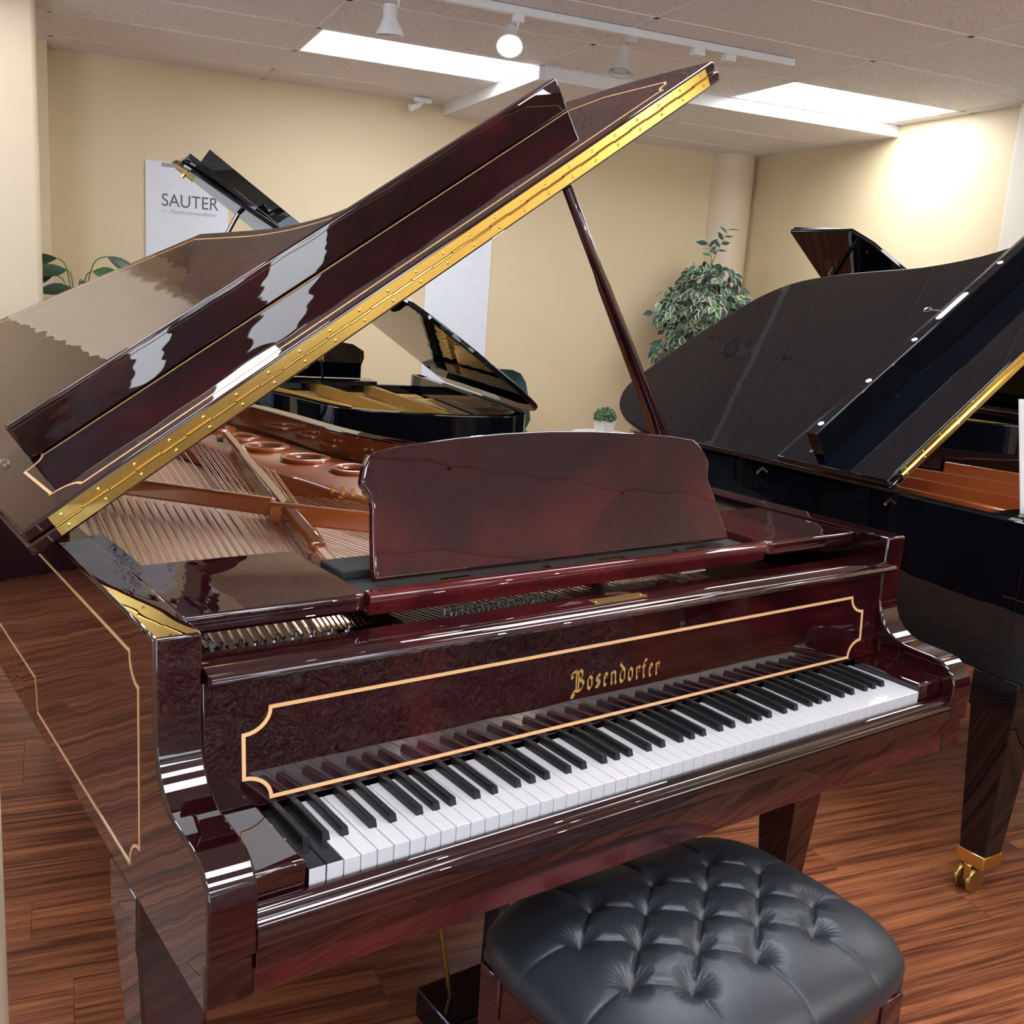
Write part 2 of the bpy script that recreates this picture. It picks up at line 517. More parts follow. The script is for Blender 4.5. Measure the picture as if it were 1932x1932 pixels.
    b = B(); box(b, 2.232, 2.262, 4.52, RY1, SH-0.004, CH+0.02); room(struct(obj('trim_1', b, 'ceiling_white', bevel=0.002)))
    b = B(); box(b, 2.263, RX1, 4.52, 4.55, SH-0.004, CH+0.02); room(struct(obj('trim_2', b, 'ceiling_white', bevel=0.002)))
    xs = [2.245+1.262*i for i in range(-6, 4)]
    ys = [4.515+0.62*j for j in range(-17, 4)]
    lights = [(0, -1), (1, -2), (2, 0)]
    LIGHTS = [(0.985, 4.52), (3.515, 3.895), (-1.537, 3.895), (0.985, -2.305), (3.515, -2.305), (-1.537, -2.305), (0.985, 0.79), (3.515, 0.79), (-1.537, 1.41), (-2.8, 3.0), (0.985, -4.2), (-0.279, -1.065)]  # last panel is an unseen extra, added to brighten the bench and keys
    def is_light(x, y):
        return any(abs(x-a) < 0.4 and abs(y-c) < 0.2 for a, c in LIGHTS_G)
    LIGHTS_G = []
    for a, c in LIGHTS:
        gx = min(xs, key=lambda v: abs(v-a)); gy = min(ys, key=lambda v: abs(v-c))
        LIGHTS_G.append((gx, gy))
    tm = {}
    def tile(parent, x0, x1, y0, y1, h):
        k = (round(x1-x0, 2), round(y1-y0, 2))
        if k not in tm:
            b = B(); box(b, 0.010, k[0]-0.010, 0.010, k[1]-0.010, 0.0, 0.03)
            tm[k] = mesh('ceiling_tile', b, 'ceiling_tile')
        inst('ceiling_tile', tm[k], parent, (x0, y0, h))
    xx = [RX0]+[x for x in xs if RX0+0.1 < x < RX1-0.05]+[RX1]
    yy = [RY0]+[y for y in ys if RY0+0.1 < y < RY1-0.05]+[RY1]
    for i in range(len(xx)-1):
        for j in range(len(yy)-1):
            x0, x1, y0, y1 = xx[i], xx[i+1], yy[j], yy[j+1]
            if x0 > 2.2 and y0 > 4.5:
                tile(so, x0, x1, y0 + (0.02 if y0 < 4.6 else 0), y1, SH)
            elif not is_light(x0, y0):
                tile(ce, x0, x1, y0, y1, CH)
    def bar(parent, x0, x1, y0, y1, h):
        b = B(); box(b, x0, x1, y0, y1, h-0.003, h+0.01); obj('grid_bar', b, 'ceiling_white', parent)
    for x in xx[1:-1]:
        bar(ce, x-0.012, x+0.012, RY0, RY1 if x < 2.2 else 4.53, CH)
        if x > 2.3: bar(so, x-0.012, x+0.012, 4.54, RY1, SH)
    for y in yy[1:-1]:
        bar(ce, RX0, RX1 if y < 4.6 else 2.24, y-0.012, y+0.012, CH)
        if y > 4.6: bar(so, 2.27, RX1, y-0.012, y+0.012, SH)
    bar(ce, RX0, 2.24, RY1-0.02, RY1, CH)
    bar(so, 2.26, RX1, RY1-0.02, RY1, SH)
    bar(ce, RX1-0.02, RX1, RY0, 4.53, CH)
    bar(so, RX1-0.02, RX1, 4.54, RY1, SH)
    # fluorescent panels
    where = ['between the track lamps and the soffit edge', 'beside the pale right wall, along the soffit', 'behind the square left pillar',
             'over the wrapped piano', 'over the front right corner', 'over the front left side', 'over the tufted bench', 'over the right black piano keyboard',
             'left of the red piano', 'far left by the left wall', 'by the front wall', 'added by the near left pillar to brighten bench and keys']
    for k, (gx, gy) in enumerate(LIGHTS_G):
        e = empty('ceiling_light', RW(gx, gy, CH), TH)
        tag(e, 'white fluorescent ceiling panel '+where[k], 'ceiling light', 'fluorescent panels in the tiled ceiling')
        b = B()
        for (x0, x1, y0, y1) in ((0.008, 1.254, 0.008, 0.028), (0.008, 1.254, 0.592, 0.612), (0.008, 0.028, 0.028, 0.592), (1.234, 1.254, 0.028, 0.592)):
            box(b, x0, x1, y0, y1, -0.002, 0.03)
        obj('frame', b, 'fixture_white', e)
        b = B(); box(b, 0.026, 1.236, 0.026, 0.594, 0.004, 0.02)
        obj('diffuser', b, 'panel_dim' if k == 2 else 'panel_light', e)
build_room()

# ---------------------------------------------------------------- track lighting
def build_track():
    b = B(); box(b, 0.55, 3.19, 3.482, 3.518, 2.662, 2.697)
    t = room(tag(obj('track_rail', b, 'fixture_white', bevel=0.002), 'long white lighting track fixed under the ceiling tiles', 'track'))
    for x in (2.62, 2.80):
        b = B(); box(b, x-0.03, x+0.03, 3.478, 3.522, 2.63, 2.662); obj('connector', b, 'fixture_white', t, bevel=0.002)
    b = B(); box(b, 2.4, 4.75, -3.218, -3.182, 2.662, 2.697)
    room(tag(obj('track_rail', b, 'fixture_white', bevel=0.002), 'second white lighting track, at the front end of the room', 'track'))
    def head(x, y, aim, label, lit=False, mat='fixture_white', watts=70):
        e = empty('track_lamp', RW(x, y, 2.662), TH)
        tag(e, label, 'lamp', 'lamps on the ceiling track')
        b = B(); box(b, -0.025, 0.025, -0.018, 0.018, -0.03, 0.0); obj('adapter', b, mat, e, bevel=0.002)
        b = B(); tube(b, [(0, 0, -0.03), (0, 0, -0.055), (-0.03, -0.01, -0.06), (-0.03, -0.01, -0.085)], 0.006); obj('bracket', b, mat, e, smooth=True)
        d = Vector(aim).normalized()
        p0 = Vector((-0.04, -0.015, -0.085)) - d*0.03
        q = Vector((0, 0, -1)).rotation_difference(d)
        b = B()
        prof = [(0.0, 0.0), (0.026, 0.0), (0.030, -0.01), (0.030, -0.055), (0.036, -0.068), (0.058, -0.110), (0.062, -0.122), (0.056, -0.121), (0.028, -0.062), (0.0, -0.055)]
        n = 24
        rings = [[p0 + q @ Vector((r*math.cos(2*PI*k/n), r*math.sin(2*PI*k/n), z)) for k in range(n)] for r, z in [(max(r, 0.0005), z) for r, z in prof]]
        loft(b, rings)
        obj('shade', b, mat, e, smooth=True)
        b = B()
        rings = [[p0 + q @ Vector((max(r, 0.0005)*math.cos(2*PI*k/n), max(r, 0.0005)*math.sin(2*PI*k/n), z)) for k in range(n)] for r, z in [(0.0, -0.064), (0.03, -0.068), (0.047, -0.100), (0.048, -0.106), (0.03, -0.114), (0.0, -0.116)]]
        loft(b, rings)
        obj('bulb', b, 'bulb' if lit else 'paper', e, smooth=True)
        if lit:
            li = bpy.data.lights.new('track_spot', 'SPOT')
            li.energy = watts; li.color = (1.0, 0.80, 0.62); li.spot_size = math.radians(75); li.spot_blend = 0.7; li.shadow_soft_size = 0.045
            lo = bpy.data.objects.new('spot_light', li)
            pos = RW(x, y, 2.662)
            lo.location = pos + Matrix.Rotation(TH, 3, 'Z') @ (p0 + d*0.13)
            lo.rotation_euler = (Matrix.Rotation(TH, 3, 'Z') @ q.to_matrix()).to_euler()
            COL.objects.link(lo)
    head(1.10, 3.50, (0.05, 0.1, -1), 'white cone track lamp, unlit, pointing straight down over the light panel')
    head(1.66, 3.50, (-0.25, -0.62, -0.75), 'glowing track lamp tilted towards the red piano', True)
    head(2.245, 3.50, (-0.18, -0.12, -1.0), 'grey cone track lamp next to the glowing one, turned to the back wall', mat='lamp_grey')
    head(3.3, -3.2, (-0.45, 0.60, -0.65), 'lit track lamp in the middle of the second track', True, watts=40)
    head(4.35, -3.2, (-0.60, 0.55, -0.6), 'lit track lamp at the right wall end of the second track', True, watts=40)
    e = empty('track_lamp', RW(2.02, 5.95, 2.69), TH)
    tag(e, 'small white lamp holder under the ceiling at the back wall beside the soffit', 'lamp')
    b = B(); box(b, -0.06, 0.06, -0.02, 0.02, -0.03, 0.0); obj('adapter', b, 'fixture_white', e, bevel=0.003)
    b = B(); tube(b, [(0.0, 0, -0.02), (-0.03, 0, -0.05), (-0.09, 0, -0.075)], [0.014, 0.02, 0.026], 12); obj('shade', b, 'fixture_white', e, smooth=True)
build_track()

# ================================================================ the red grand piano
XL, TT = -0.13371, 0.05887
XRR = 1.269-XL
ZR = 0.995
LA = math.radians(33.7); LT = 0.0225; YF = 0.62
LE = Vector((math.cos(LA), 0, math.sin(LA))); LN = Vector((-math.sin(LA), 0, math.cos(LA)))
LB = Vector((-0.1318, 0, 1.0138))
def LID(u, y, wv): return tuple(LB + LE*u + LN*wv + Vector((0, y, 0)))
RIM = smooth_poly([(XL, 0.19), (XL, 0.7), (XL, 1.4), (XL, 2.1), (XL, 2.5), (-0.10, 2.70), (0.04, 2.83), (0.28, 2.87), (0.55, 2.78), (0.78, 2.62), (0.90, 2.40), (0.935, 2.1),
                   (0.95, 1.8), (1.01, 1.55), (1.13, 1.36), (1.27, 1.18), (1.37, 0.98), (XRR, 0.78), (XRR, 0.5), (XRR, 0.3), (XRR, 0.19)], 4)
def offset_path(path, d):
    out = []
    n = len(path)
    for i, p in enumerate(path):
        a = Vector(path[max(0, i-1)]); c = Vector(path[min(n-1, i+1)])
        t = (c-a).normalized()
        nr = Vector((t.y, -t.x))
        q = Vector(p)+nr*d
        out.append((q.x, q.y))
    return out
def notch_rect(x0, x1, y0, y1, rx, ry):
    """rectangle with concave corners"""
    return (arc(x0, y0, rx, ry, 90, 0) + arc(x1, y0, rx, ry, 180, 90) + arc(x1, y1, rx, ry, 270, 180) + arc(x0, y1, rx, ry, 360, 270))
def nib_text(bm, P):
    """blackletter word built from broad-nib strokes; unit = x-height"""
    nib = (0.072, 0.115)
    G = {
     'B': (1.55, [[(0.55,1.6),(0.55,0.1)],[(0.80,1.55),(0.80,0.15)],[(0.0,1.25),(0.02,1.5),(0.35,1.62),(0.75,1.48),(1.0,1.66),(1.22,1.45),(1.22,1.15),(0.85,0.9)],[(0.85,0.9),(1.25,0.75),(1.4,0.5),(1.2,0.2),(0.85,0.02),(0.4,0.12),(0.15,-0.02)],[(0.15,-0.02),(-0.0,-0.25),(0.2,-0.42),(0.38,-0.25),(0.2,-0.15)],[(0.0,1.25),(0.12,1.12),(0.22,1.22)]]),
     'o': (0.78, [[(0.15,0.85),(0.15,0.2),(0.38,0.0)],[(0.15,0.85),(0.38,1.0),(0.6,0.8),(0.6,0.2),(0.38,0.0)]]),
     '"': (0.0, [[(-0.62,1.28),(-0.6,1.26)],[(-0.28,1.28),(-0.26,1.26)]]),
     's': (0.74, [[(0.6,0.9),(0.4,1.0),(0.15,0.8),(0.2,0.6),(0.5,0.5),(0.6,0.25),(0.4,0.02),(0.1,0.12)],[(0.32,0.95),(0.36,0.1)]]),
     'e': (0.66, [[(0.18,0.9),(0.18,0.15),(0.32,0.0)],[(0.18,0.9),(0.38,1.0),(0.55,0.8),(0.2,0.55)],[(0.32,0.0),(0.42,0.08)]]),
     'n': (0.92, [[(0.12,0.95),(0.2,0.85),(0.2,0.12),(0.3,0.02)],[(0.2,0.85),(0.48,1.0),(0.66,0.85),(0.66,0.12),(0.78,0.02)]]),
     'd': (0.84, [[(0.15,0.75),(0.15,0.2),(0.4,0.0)],[(0.12,1.52),(0.3,1.3),(0.66,0.95),(0.66,0.2),(0.4,0.0)],[(0.15,0.75),(0.45,1.0)]]),
     'r': (0.66, [[(0.12,0.95),(0.2,0.85),(0.2,0.12),(0.3,0.02)],[(0.2,0.82),(0.42,1.0),(0.58,0.86)],[(0.52,0.62),(0.55,0.6)]]),
     'f': (0.60, [[(0.22,1.2),(0.22,0.12),(0.32,0.0)],[(0.22,1.2),(0.36,1.45),(0.55,1.36)],[(0.05,0.92),(0.42,0.92)]]),
    }
    x = 0.0
    for ch in 'Bo"sendorfer':
        adv, st = G[ch]
        for s in st:
            for a, c in zip(s, s[1:]):
                q = [(a[0]-nib[0], a[1]-nib[1]), (a[0]+nib[0], a[1]+nib[1]), (c[0]+nib[0], c[1]+nib[1]), (c[0]-nib[0], c[1]-nib[1])]
                # thin joins with a minimum thickness
                v = [bm.verts.new(P(x+p[0], p[1])) for p in q]
                try: bm.faces.new(v)
                except ValueError: pass
                t = 0.028
                d = Vector((c[0]-a[0], c[1]-a[1]))
                if d.length > 1e-6:
                    m = Vector((-d.y, d.x)).normalized()*t
                    v = [bm.verts.new(P(x+p[0], p[1])) for p in ((a[0]-m.x, a[1]-m.y), (c[0]-m.x, c[1]-m.y), (c[0]+m.x, c[1]+m.y), (a[0]+m.x, a[1]+m.y))]
                    bm.faces.new(v)
        x += adv + (0.16 if adv else 0)
    return x
def build_red_piano():
    WORLD_PARENT[0] = True
    R = empty('grand_piano', (0.6345, 1.2, 0))
    tag(R, 'red mahogany grand piano with gold inlay lines, raised lid and tufted bench before it', 'piano')
    M = 'mahogany'
    # ---- rim
    inn = offset_path(RIM, TT)
    b = B()
    n = len(RIM)
    v = [[b.verts.new((p[0], p[1], z)) for p in path] for path in (RIM, inn) for z in (0.603, ZR)]
    ol, oh, il, ih = v
    for i in range(n-1):
        b.faces.new((ol[i], ol[i+1], oh[i+1], oh[i])); b.faces.new((il[i+1], il[i], ih[i], ih[i+1]))
        b.faces.new((oh[i], oh[i+1], ih[i+1], ih[i])); b.faces.new((ol[i+1], ol[i], il[i], il[i+1]))
    for k in (0, n-1): b.faces.new((ol[k], oh[k], ih[k], il[k]))
    rim = obj('rim', b, M, R, bevel=0.004)
    b = B()
    v = [[b.verts.new((p[0], p[1], z)) for p in offset_path(RIM, TT+0.0015)] for z in (0.84, ZR-0.006)]
    for i in [k for k in range(2, n-3) if RIM[k][1] > 0.78]: b.faces.new((v[0][i], v[0][i+1], v[1][i+1], v[1][i]))
    obj('inner_rim_veneer', b, 'inner_veneer', R, smooth=True)
    # inlay on the bass and treble sides
    path = [(0.263, 0.947), (1.9, 0.947), (1.9, 0.703), (0.85, 0.703), (0.838, 0.641), (0.27, 0.641)] + arc(0.226, 0.641, 0.044, 0.044, 0, 90, 5) + arc(0.226, 0.947, 0.038, 0.038, 270, 360, 5)[:-1]
    b = B(); ribbon(b, path, 0.0045, lambda a, c, h: (XL-0.0002-h, a, c)); obj('side_inlay', b, 'inlay', rim)
    path2 = [(0.263, 0.947), (0.72, 0.947), (0.72, 0.641), (0.27, 0.641)] + arc(0.226, 0.641, 0.044, 0.044, 0, 90, 5) + arc(0.226, 0.947, 0.038, 0.038, 270, 360, 5)[:-1]
    b = B(); ribbon(b, path2, 0.0045, lambda a, c, h: (XRR+0.0002+h, a, c)); obj('side_inlay', b, 'inlay', rim)
    # ---- arms
    prof = [(0.21, 0.603), (-0.020, 0.603), (-0.020, 0.662), (-0.028, 0.664), (-0.029, 0.735)] + [(-0.027, 0.748), (-0.021, 0.760), (-0.010, 0.773), (0.006, 0.782), (0.03, 0.786), (0.06, 0.787), (0.09, 0.789), (0.112, 0.795), (0.130, 0.806), (0.145, 0.823), (0.154, 0.843), (0.159, 0.865), (0.160, 0.90), (0.160, ZR+0.0005), (0.21, ZR+0.0005)]
    for x0, x1 in ((XL, XL+TT), (XRR-TT, XRR)):
        b = B(); prism(b, prof, 0, x0-0.0006, x1+0.0006); obj('arm', b, M, R, bevel=0.004)
    # ---- bottom board and key bed
    inb = [p for p in inn if p[1] > 0.24]
    b = B(); vs = [b.verts.new((p[0], p[1], 0.612)) for p in inb]; b.faces.new(vs)
    obj('bottom_board', b, 'table_wood', R)
    b = B(); vs = [b.verts.new((p[0], p[1], 0.84)) for p in inb]; b.faces.new(vs)
    obj('soundboard', b, 'spruce', R)
    b = B(); box(b, XL+TT, XRR-TT, -0.018, 0.30, 0.603, 0.668); obj('key_bed', b, 'mahogany_red', R, bevel=0.002)
    ks = [(0.0, 0.64), (-0.023, 0.64), (-0.023, 0.668), (-0.0265, 0.670), (-0.0275, 0.676), (-0.0265, 0.686), (-0.028, 0.690), (-0.0285, 0.694), (-0.026, 0.699), (-0.021, 0.702), (-0.0195, 0.706), (-0.017, 0.711), (-0.012, 0.7145), (-0.006, 0.7155), (-0.003, 0.715)]
    b = B(); prism(b, ks, 0, XL+TT+0.0005, XRR-TT-0.0005); obj('key_slip', b, M, R, bevel=0.0008)
    # ---- cheek blocks
    for x0, x1 in ((XL+TT+0.001, -0.0012), (1.2702, XRR-TT-0.001)):
        b = B(); box(b, x0, x1, 0.0, 0.154, 0.672, 0.749); cb = obj('cheek_block', b, M, R, bevel=0.006, seg=3)
    # ---- keys
    W = 0.0235
    b = B(); box(b, 0.00055, W-0.00055, 0.0, 0.158, 0.712, 0.735); mw = mesh('white_key', b, ['key_white', 'key_front'])
    for p in mw.polygons:
        if p.normal.y < -0.9: p.material_index = 1
    b = B(); box(b, 0.00055, W-0.00055, 0.0, 0.158, 0.712, 0.735); mb = mesh('black_natural_key', b, ['key_black', 'key_front'])
    for p in mb.polygons:
        if p.normal.y < -0.9: p.material_index = 1
    b = B()
    hw0, hw1 = 0.0064, 0.0046
    rr = [(0.0498, hw0, 0.722, hw0-0.0006, 0.735), (0.0525, hw0, 0.722, hw1, 0.7465), (0.158, hw0, 0.722, hw1, 0.7475)]
    rings = []
    for (y, a, z0, c, z1) in rr:
        zt = z1
        rings.append([(-a, y, z0), (a, y, z0), (c+(a-c)*0.35, y, zt-0.0035), (c, y, zt-0.0008), (c*0.6, y, zt), (-c*0.6, y, zt), (-c, y, zt-0.0008), (-c-(a-c)*0.35, y, zt-0.0035)])
    loft(b, rings); ms = mesh('black_key', b, 'key_black', True)
    for k in range(54):
        o = inst('black_natural_key' if k < 2 else 'white_key', mb if k < 2 else mw, R, (k*W, 0, 0))
        md = o.modifiers.new('bevel', 'BEVEL'); md.width = 0.0009; md.segments = 2
    off = {0: -0.003, 1: 0.0, 2: 0.003, 4: -0.0032, 5: 0.0032}
    for k in range(53):
        if k % 7 in off:
            inst('black_key', ms, R, ((k+1)*W+off[k % 7], 0, 0))
    # ---- fallboard with inlay and lettering
    fy = lambda z: 0.1556+(z-0.7555)*0.0645
    b = B(); prism(b, [(fy(0.744), 0.744), (fy(0.93), 0.93), (0.19, 0.93), (0.19, 0.744)], 0, XL+TT+0.001, XRR-TT-0.001)
    fb = obj('fallboard', b, M, R, bevel=0.003)
    xc = 0.6345
    b = B(); ribbon(b, notch_rect(xc-0.6547, xc+0.6547, 0.7555, 0.8796, 0.0374, 0.0323), 0.0052, lambda a, c, h: (a, fy(c)-0.0003-h, c)); obj('fallboard_inlay', b, 'inlay', fb)
    b = B(); XH = 0.0212
    nib_text(b, lambda a, c: (0.5275+a*XH*0.885, fy(0.808+c*XH)-0.0006, 0.808+c*XH)); obj('lettering', b, 'gold_leaf', fb, label='gold blackletter maker name')
    b = B(); box(b, 0.0, 0.004, 0.12, 0.123, 0.76, 0.78); bmesh.ops.translate(b, verts=b.verts, vec=(XRR-TT-0.0045, 0.025, 0.0)); obj('fallboard_pin', b, 'brass', fb)
    # cap rail above the fallboard
    x0, x1 = XL+TT+0.002, XRR-TT-0.002
    cap = [(0.150, 0.928), (0.137, 0.930), (0.1315, 0.934), (0.130, 0.938), (0.1315, 0.942), (0.136, 0.9445), (0.142, 0.944), (0.146, 0.9425), (0.150, 0.9445), (0.158, 0.9470), (0.166, 0.9475), (0.214, 0.9475), (0.2155, 0.945), (0.2155, 0.92)]
    b = B(); prism(b, cap, 0, x0, x1); cp = obj('cap_rail', b, M, R, bevel=0.0006)
    b = B(); box(b, 0.575, 0.690, 0.172, 0.192, 0.9473, 0.9485); lk = obj('lock_plate', b, 'brass_dark', cp)
    for x in (0.583, 0.682):
        b = B(); lathe(b, [(0.003, 0), (0.002, 0.001)], (x, 0.182, 0.9485), 10); obj('screw', b, 'brass', lk)
    # ---- pin block, tuning pins
    b = B(); box(b, XL+TT+0.002, XRR-TT-0.002, 0.25, 0.45, 0.85, 0.893); pb = obj('pin_block', b, 'mahogany', R)
    b = B()
    rnd = random.Random(5)
    for i in range(17):
        for j in range(3):
            x = 0.395+i*0.0135; y = 0.302+j*0.020+(i % 4)*0.003
            tube(b, [(x, y, 0.893), (x, y-0.003, 0.915)], 0.0026, 6)
    for i in range(20):
        x = -0.06+i*0.0145; tube(b, [(x, 0.315+(i % 2)*0.02, 0.893), (x, 0.312+(i % 2)*0.02, 0.914)], 0.0026, 6)
    o = obj('tuning_pins', b, 'steel', R); o['kind'] = 'stuff'
    b = B(); box(b, 0.255, 0.272, 0.22, 0.46, 0.86, 0.93); obj('plate_divider', b, 'mahogany', R)
    # ---- strings
    b = B(); tube(b, [(0, 0, 0), (0, 1, 0)], 1.0, 6, False); mc = mesh('bass_string', b, 'copper_string', True)
    b = B(); tube(b, [(0, 0, 0), (0, 1, 0)], 1.0, 5, False); mst = mesh('string', b, 'steel_string', True)
    def string(me, nm, x0, y0, slope, y1, z, r):
        ln = math.hypot(y1-y0, slope*(y1-y0))
        inst(nm, me, R, (x0, y0, z), (0, 0, -math.atan(slope)), (r, ln, r))
    for i in range(16):
        string(mc, 'bass_string', -0.066+i*0.0145, 0.33, 0.155+0.115*i/28, 2.45-i*0.012, 0.908, 0.0027-i*0.00004)
    for i in range(26):
        string(mc, 'bass_string', 0.168+(i//2)*0.0085+(i % 2)*0.0028, 0.33, 0.222+0.0025*i, 2.2-i*0.012, 0.908, 0.0012)
    for i in range(84):
        t = i/83
        x0 = 0.30+0.93*t
        sl = -0.30*(1-t)**1.2-0.02
        yc = (x0-0.33*sl-0.345+0.72*0.2464)/(0.2464-sl)
        string(mst, 'string', x0+(i % 3)*0.0012, 0.33, sl, min(yc, 1.95-1.15*t**0.8), 0.898, 0.0008)
    b = B(); prism(b, [(-0.07, 0.46), (0.28, 0.46), (0.35, 0.74), (0.49, 1.29), (0.10, 1.62), (-0.07, 1.62)], 2, 0.875, 0.89); obj('plate_bed', b, 'pink_bed', R)
    # ---- iron plate
    def beam(p, q, wd, z0, z1, mat='bronze_plate', bev=0.006):
        p, q = Vector(p), Vector(q); d = (q-p).normalized(); s = Vector((-d.y, d.x))*wd/2
        b = B(); prism(b, [tuple(p+s), tuple(q+s), tuple(q-s), tuple(p-s)], 2, z0, z1)
        return b
    b = beam((0.01, 1.60), (0.405, 1.065), 0.022, 0.915, 0.955); plate = obj('plate_cross_bar', b, 'bronze_plate', R, bevel=0.006)
    obj('plate_cross_bar', beam((0.39, 1.055), (0.75, 0.68), 0.022, 0.905, 0.95), 'bronze_plate', R, bevel=0.006)
    obj('plate_strut', beam((0.69, 2.12), (0.345, 0.72), 0.034, 0.90, 0.945), 'inner_veneer', R, bevel=0.008)
    obj('plate_strut', beam((0.36, 0.78), (0.28, 0.42), 0.03, 0.89, 0.935), 'bronze_plate', R, bevel=0.008)
    obj('plate_strut', beam((0.90, 1.45), (0.80, 0.42), 0.03, 0.90, 0.945), 'bronze_plate', R, bevel=0.008)
    obj('plate_strut', beam((0.11, 2.35), (0.0, 1.0), 0.02, 0.86, 0.895), 'bronze_plate', R, bevel=0.006)
    # plate web along the bent side with round holes
    inner = smooth_poly([(0.55, 2.45), (0.60, 2.2), (0.615, 1.95), (0.61, 1.75), (0.635, 1.58), (0.66, 1.40), (0.68, 1.22), (0.74, 1.08), (0.95, 0.95), (1.15, 0.80)], 4)
    outer = smooth_poly([(0.70, 2.56), (0.80, 2.4), (0.84, 2.2), (0.865, 2.0), (0.875, 1.8), (0.92, 1.6), (1.0, 1.44), (1.13, 1.27), (1.26, 1.08), (1.32, 0.85)], 4)
    b = B()
    rings = []
    for p, q in zip(inner, outer):
        p, q = Vector(p), Vector(q); d = (p-q)
        e = d.normalized()
        rings.append([(*(q), 0.915), (*(q+d*0.35), 0.920), (*(p-e*0.03), 0.912), (*(p-e*0.008), 0.905), (*(p), 0.893), (*(p+e*0.012), 0.872), (*(p+e*0.02), 0.846), (*(q), 0.846)])
    loft(b, rings)
    web = obj('plate_web', b, 'bronze_plate', R, smooth=True)
    for (x, y, r) in ((0.735, 2.33, 0.055), (0.735, 2.13, 0.06), (0.745, 1.93, 0.064), (0.775, 1.71, 0.064), (0.83, 1.51, 0.062), (0.93, 1.33, 0.055)):
        b = B()
        nn, mm = 28, 8
        rings = [[(x+(r+0.011*math.cos(2*PI*j/mm))*math.cos(2*PI*i/nn), y+(r+0.011*math.cos(2*PI*j/mm))*math.sin(2*PI*i/nn), 0.921+0.009*math.sin(2*PI*j/mm)) for j in range(mm)] for i in range(nn)]
        loft(b, rings+[rings[0]], False); bmesh.ops.remove_doubles(b, verts=b.verts, dist=1e-5)
        hr = obj('plate_hole_ring', b, 'bronze_plate', web, smooth=True)
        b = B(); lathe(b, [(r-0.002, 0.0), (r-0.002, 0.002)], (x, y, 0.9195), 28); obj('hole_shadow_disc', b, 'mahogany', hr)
    # agraffe studs on the web
    b = B()
    for i in range(14):
        t = i/13; tube(b, [(0.66+0.20*t, 1.30-0.34*t, 0.905), (0.66+0.20*t, 1.30-0.34*t, 0.925)], 0.004, 6)
    o = obj('agraffe_studs', b, 'brass', R); o['kind'] = 'stuff'
    # ---- side shelves and music desk slide
    def rrect(x0, x1, y0, y1, r, which):
        p = []
        for (cx, cy, a, k) in ((x0, y0, 180, 0), (x1, y0, 270, 1), (x1, y1, 0, 2), (x0, y1, 90, 3)):
            if k in which:
                sx = r if k in (0, 3) else -r; sy = r if k in (0, 1) else -r
                p += arc(cx+sx, cy+sy, r, r, a, a+90, 6)
            else: p.append((cx, cy))
        return p
    b = B(); prism(b, rrect(XL+TT+0.001, 0.200, 0.240, 0.510, 0.022, (1, 2)), 2, 0.963, 0.9905); obj('side_shelf', b, M, R, bevel=0.005, seg=3)
    b = B(); prism(b, rrect(1.069, XRR-TT-0.001, 0.240, 0.500, 0.022, (0, 3)), 2, 0.963, 0.9905); obj('side_shelf', b, M, R, bevel=0.005, seg=3)
    b = B(); box(b, XL+TT+0.002, XL+TT+0.035, 0.512, 0.74, 0.955, 0.9625 if False else 0.984); obj('slide_runner', b, 'ebony', R, bevel=0.002)
    b = B(); box(b, XRR-TT-0.035, XRR-TT-0.002, 0.502, 0.74, 0.955, 0.9625 if False else 0.984); obj('slide_runner', b, 'ebony', R, bevel=0.002)
    b = B(); prism(b, [(0.244, 0.968), (0.241, 0.974), (0.241, 0.984), (0.247, 0.989), (0.262, 0.989), (0.262, 0.954), (0.247, 0.954)], 0, 0.2015, 1.0675); obj('desk_rail', b, 'mahogany_red', R, bevel=0.0015)
    b = B(); box(b, 0.2015, 1.0675, 0.262, 0.47, 0.957, 0.976); tray = obj('desk_tray', b, 'black_felt', R, bevel=0.002)
    b = B(); box(b, 0.215, 0.31, 0.36, 0.44, 0.976, 0.990); obj('desk_ratchet', b, 'black_felt', tray, bevel=0.003)
    # desk panel
    sl = Vector((0, 0.0880, 0.1862)).normalized(); nn_ = Vector((0, -sl.z, sl.y))
    half = [(0.0, 0.000), (0.391, 0.000), (0.388, 0.03), (0.3815, 0.07), (0.376, 0.10), (0.373, 0.115), (0.374, 0.130), (0.379, 0.142), (0.385, 0.153), (0.3845, 0.160), (0.377, 0.180), (0.366, 0.197), (0.352, 0.2045)]
    top = [(0.30, 0.2125), (0.2, 0.2225), (0.1, 0.2285), (0.0, 0.2305)]
    hp = half[1:]+top
    outl = hp + [(-a, c) for a, c in hp[::-1][1:]]
    o0 = Vector((xc, 0.312, 0.984))
    b = B()
    loft(b, [[tuple(o0+Vector((a, 0, 0))+sl*c+nn_*h) for a, c in outl] for h in (0.010, -0.010)])
    dk = obj('music_desk', b, M, R, bevel=0.004, seg=3)
    for x in (0.36, 0.69, 0.91):
        b = B(); box(b, x, x+0.055, 0.298, 0.306, 0.976, 0.9785); obj('desk_hinge', b, 'brass', dk)
    for x in (0.565, 0.735, 0.87):
        b = B(); box(b, x, x+0.012, 0.286, 0.305, 0.976, 0.979); obj('desk_clip', b, 'copper_string', dk)
    b = B(); box(b, 0.862, 0.925, 0.263, 0.285, 0.944, 0.9465); obj('label_plate', b, 'paper', R)
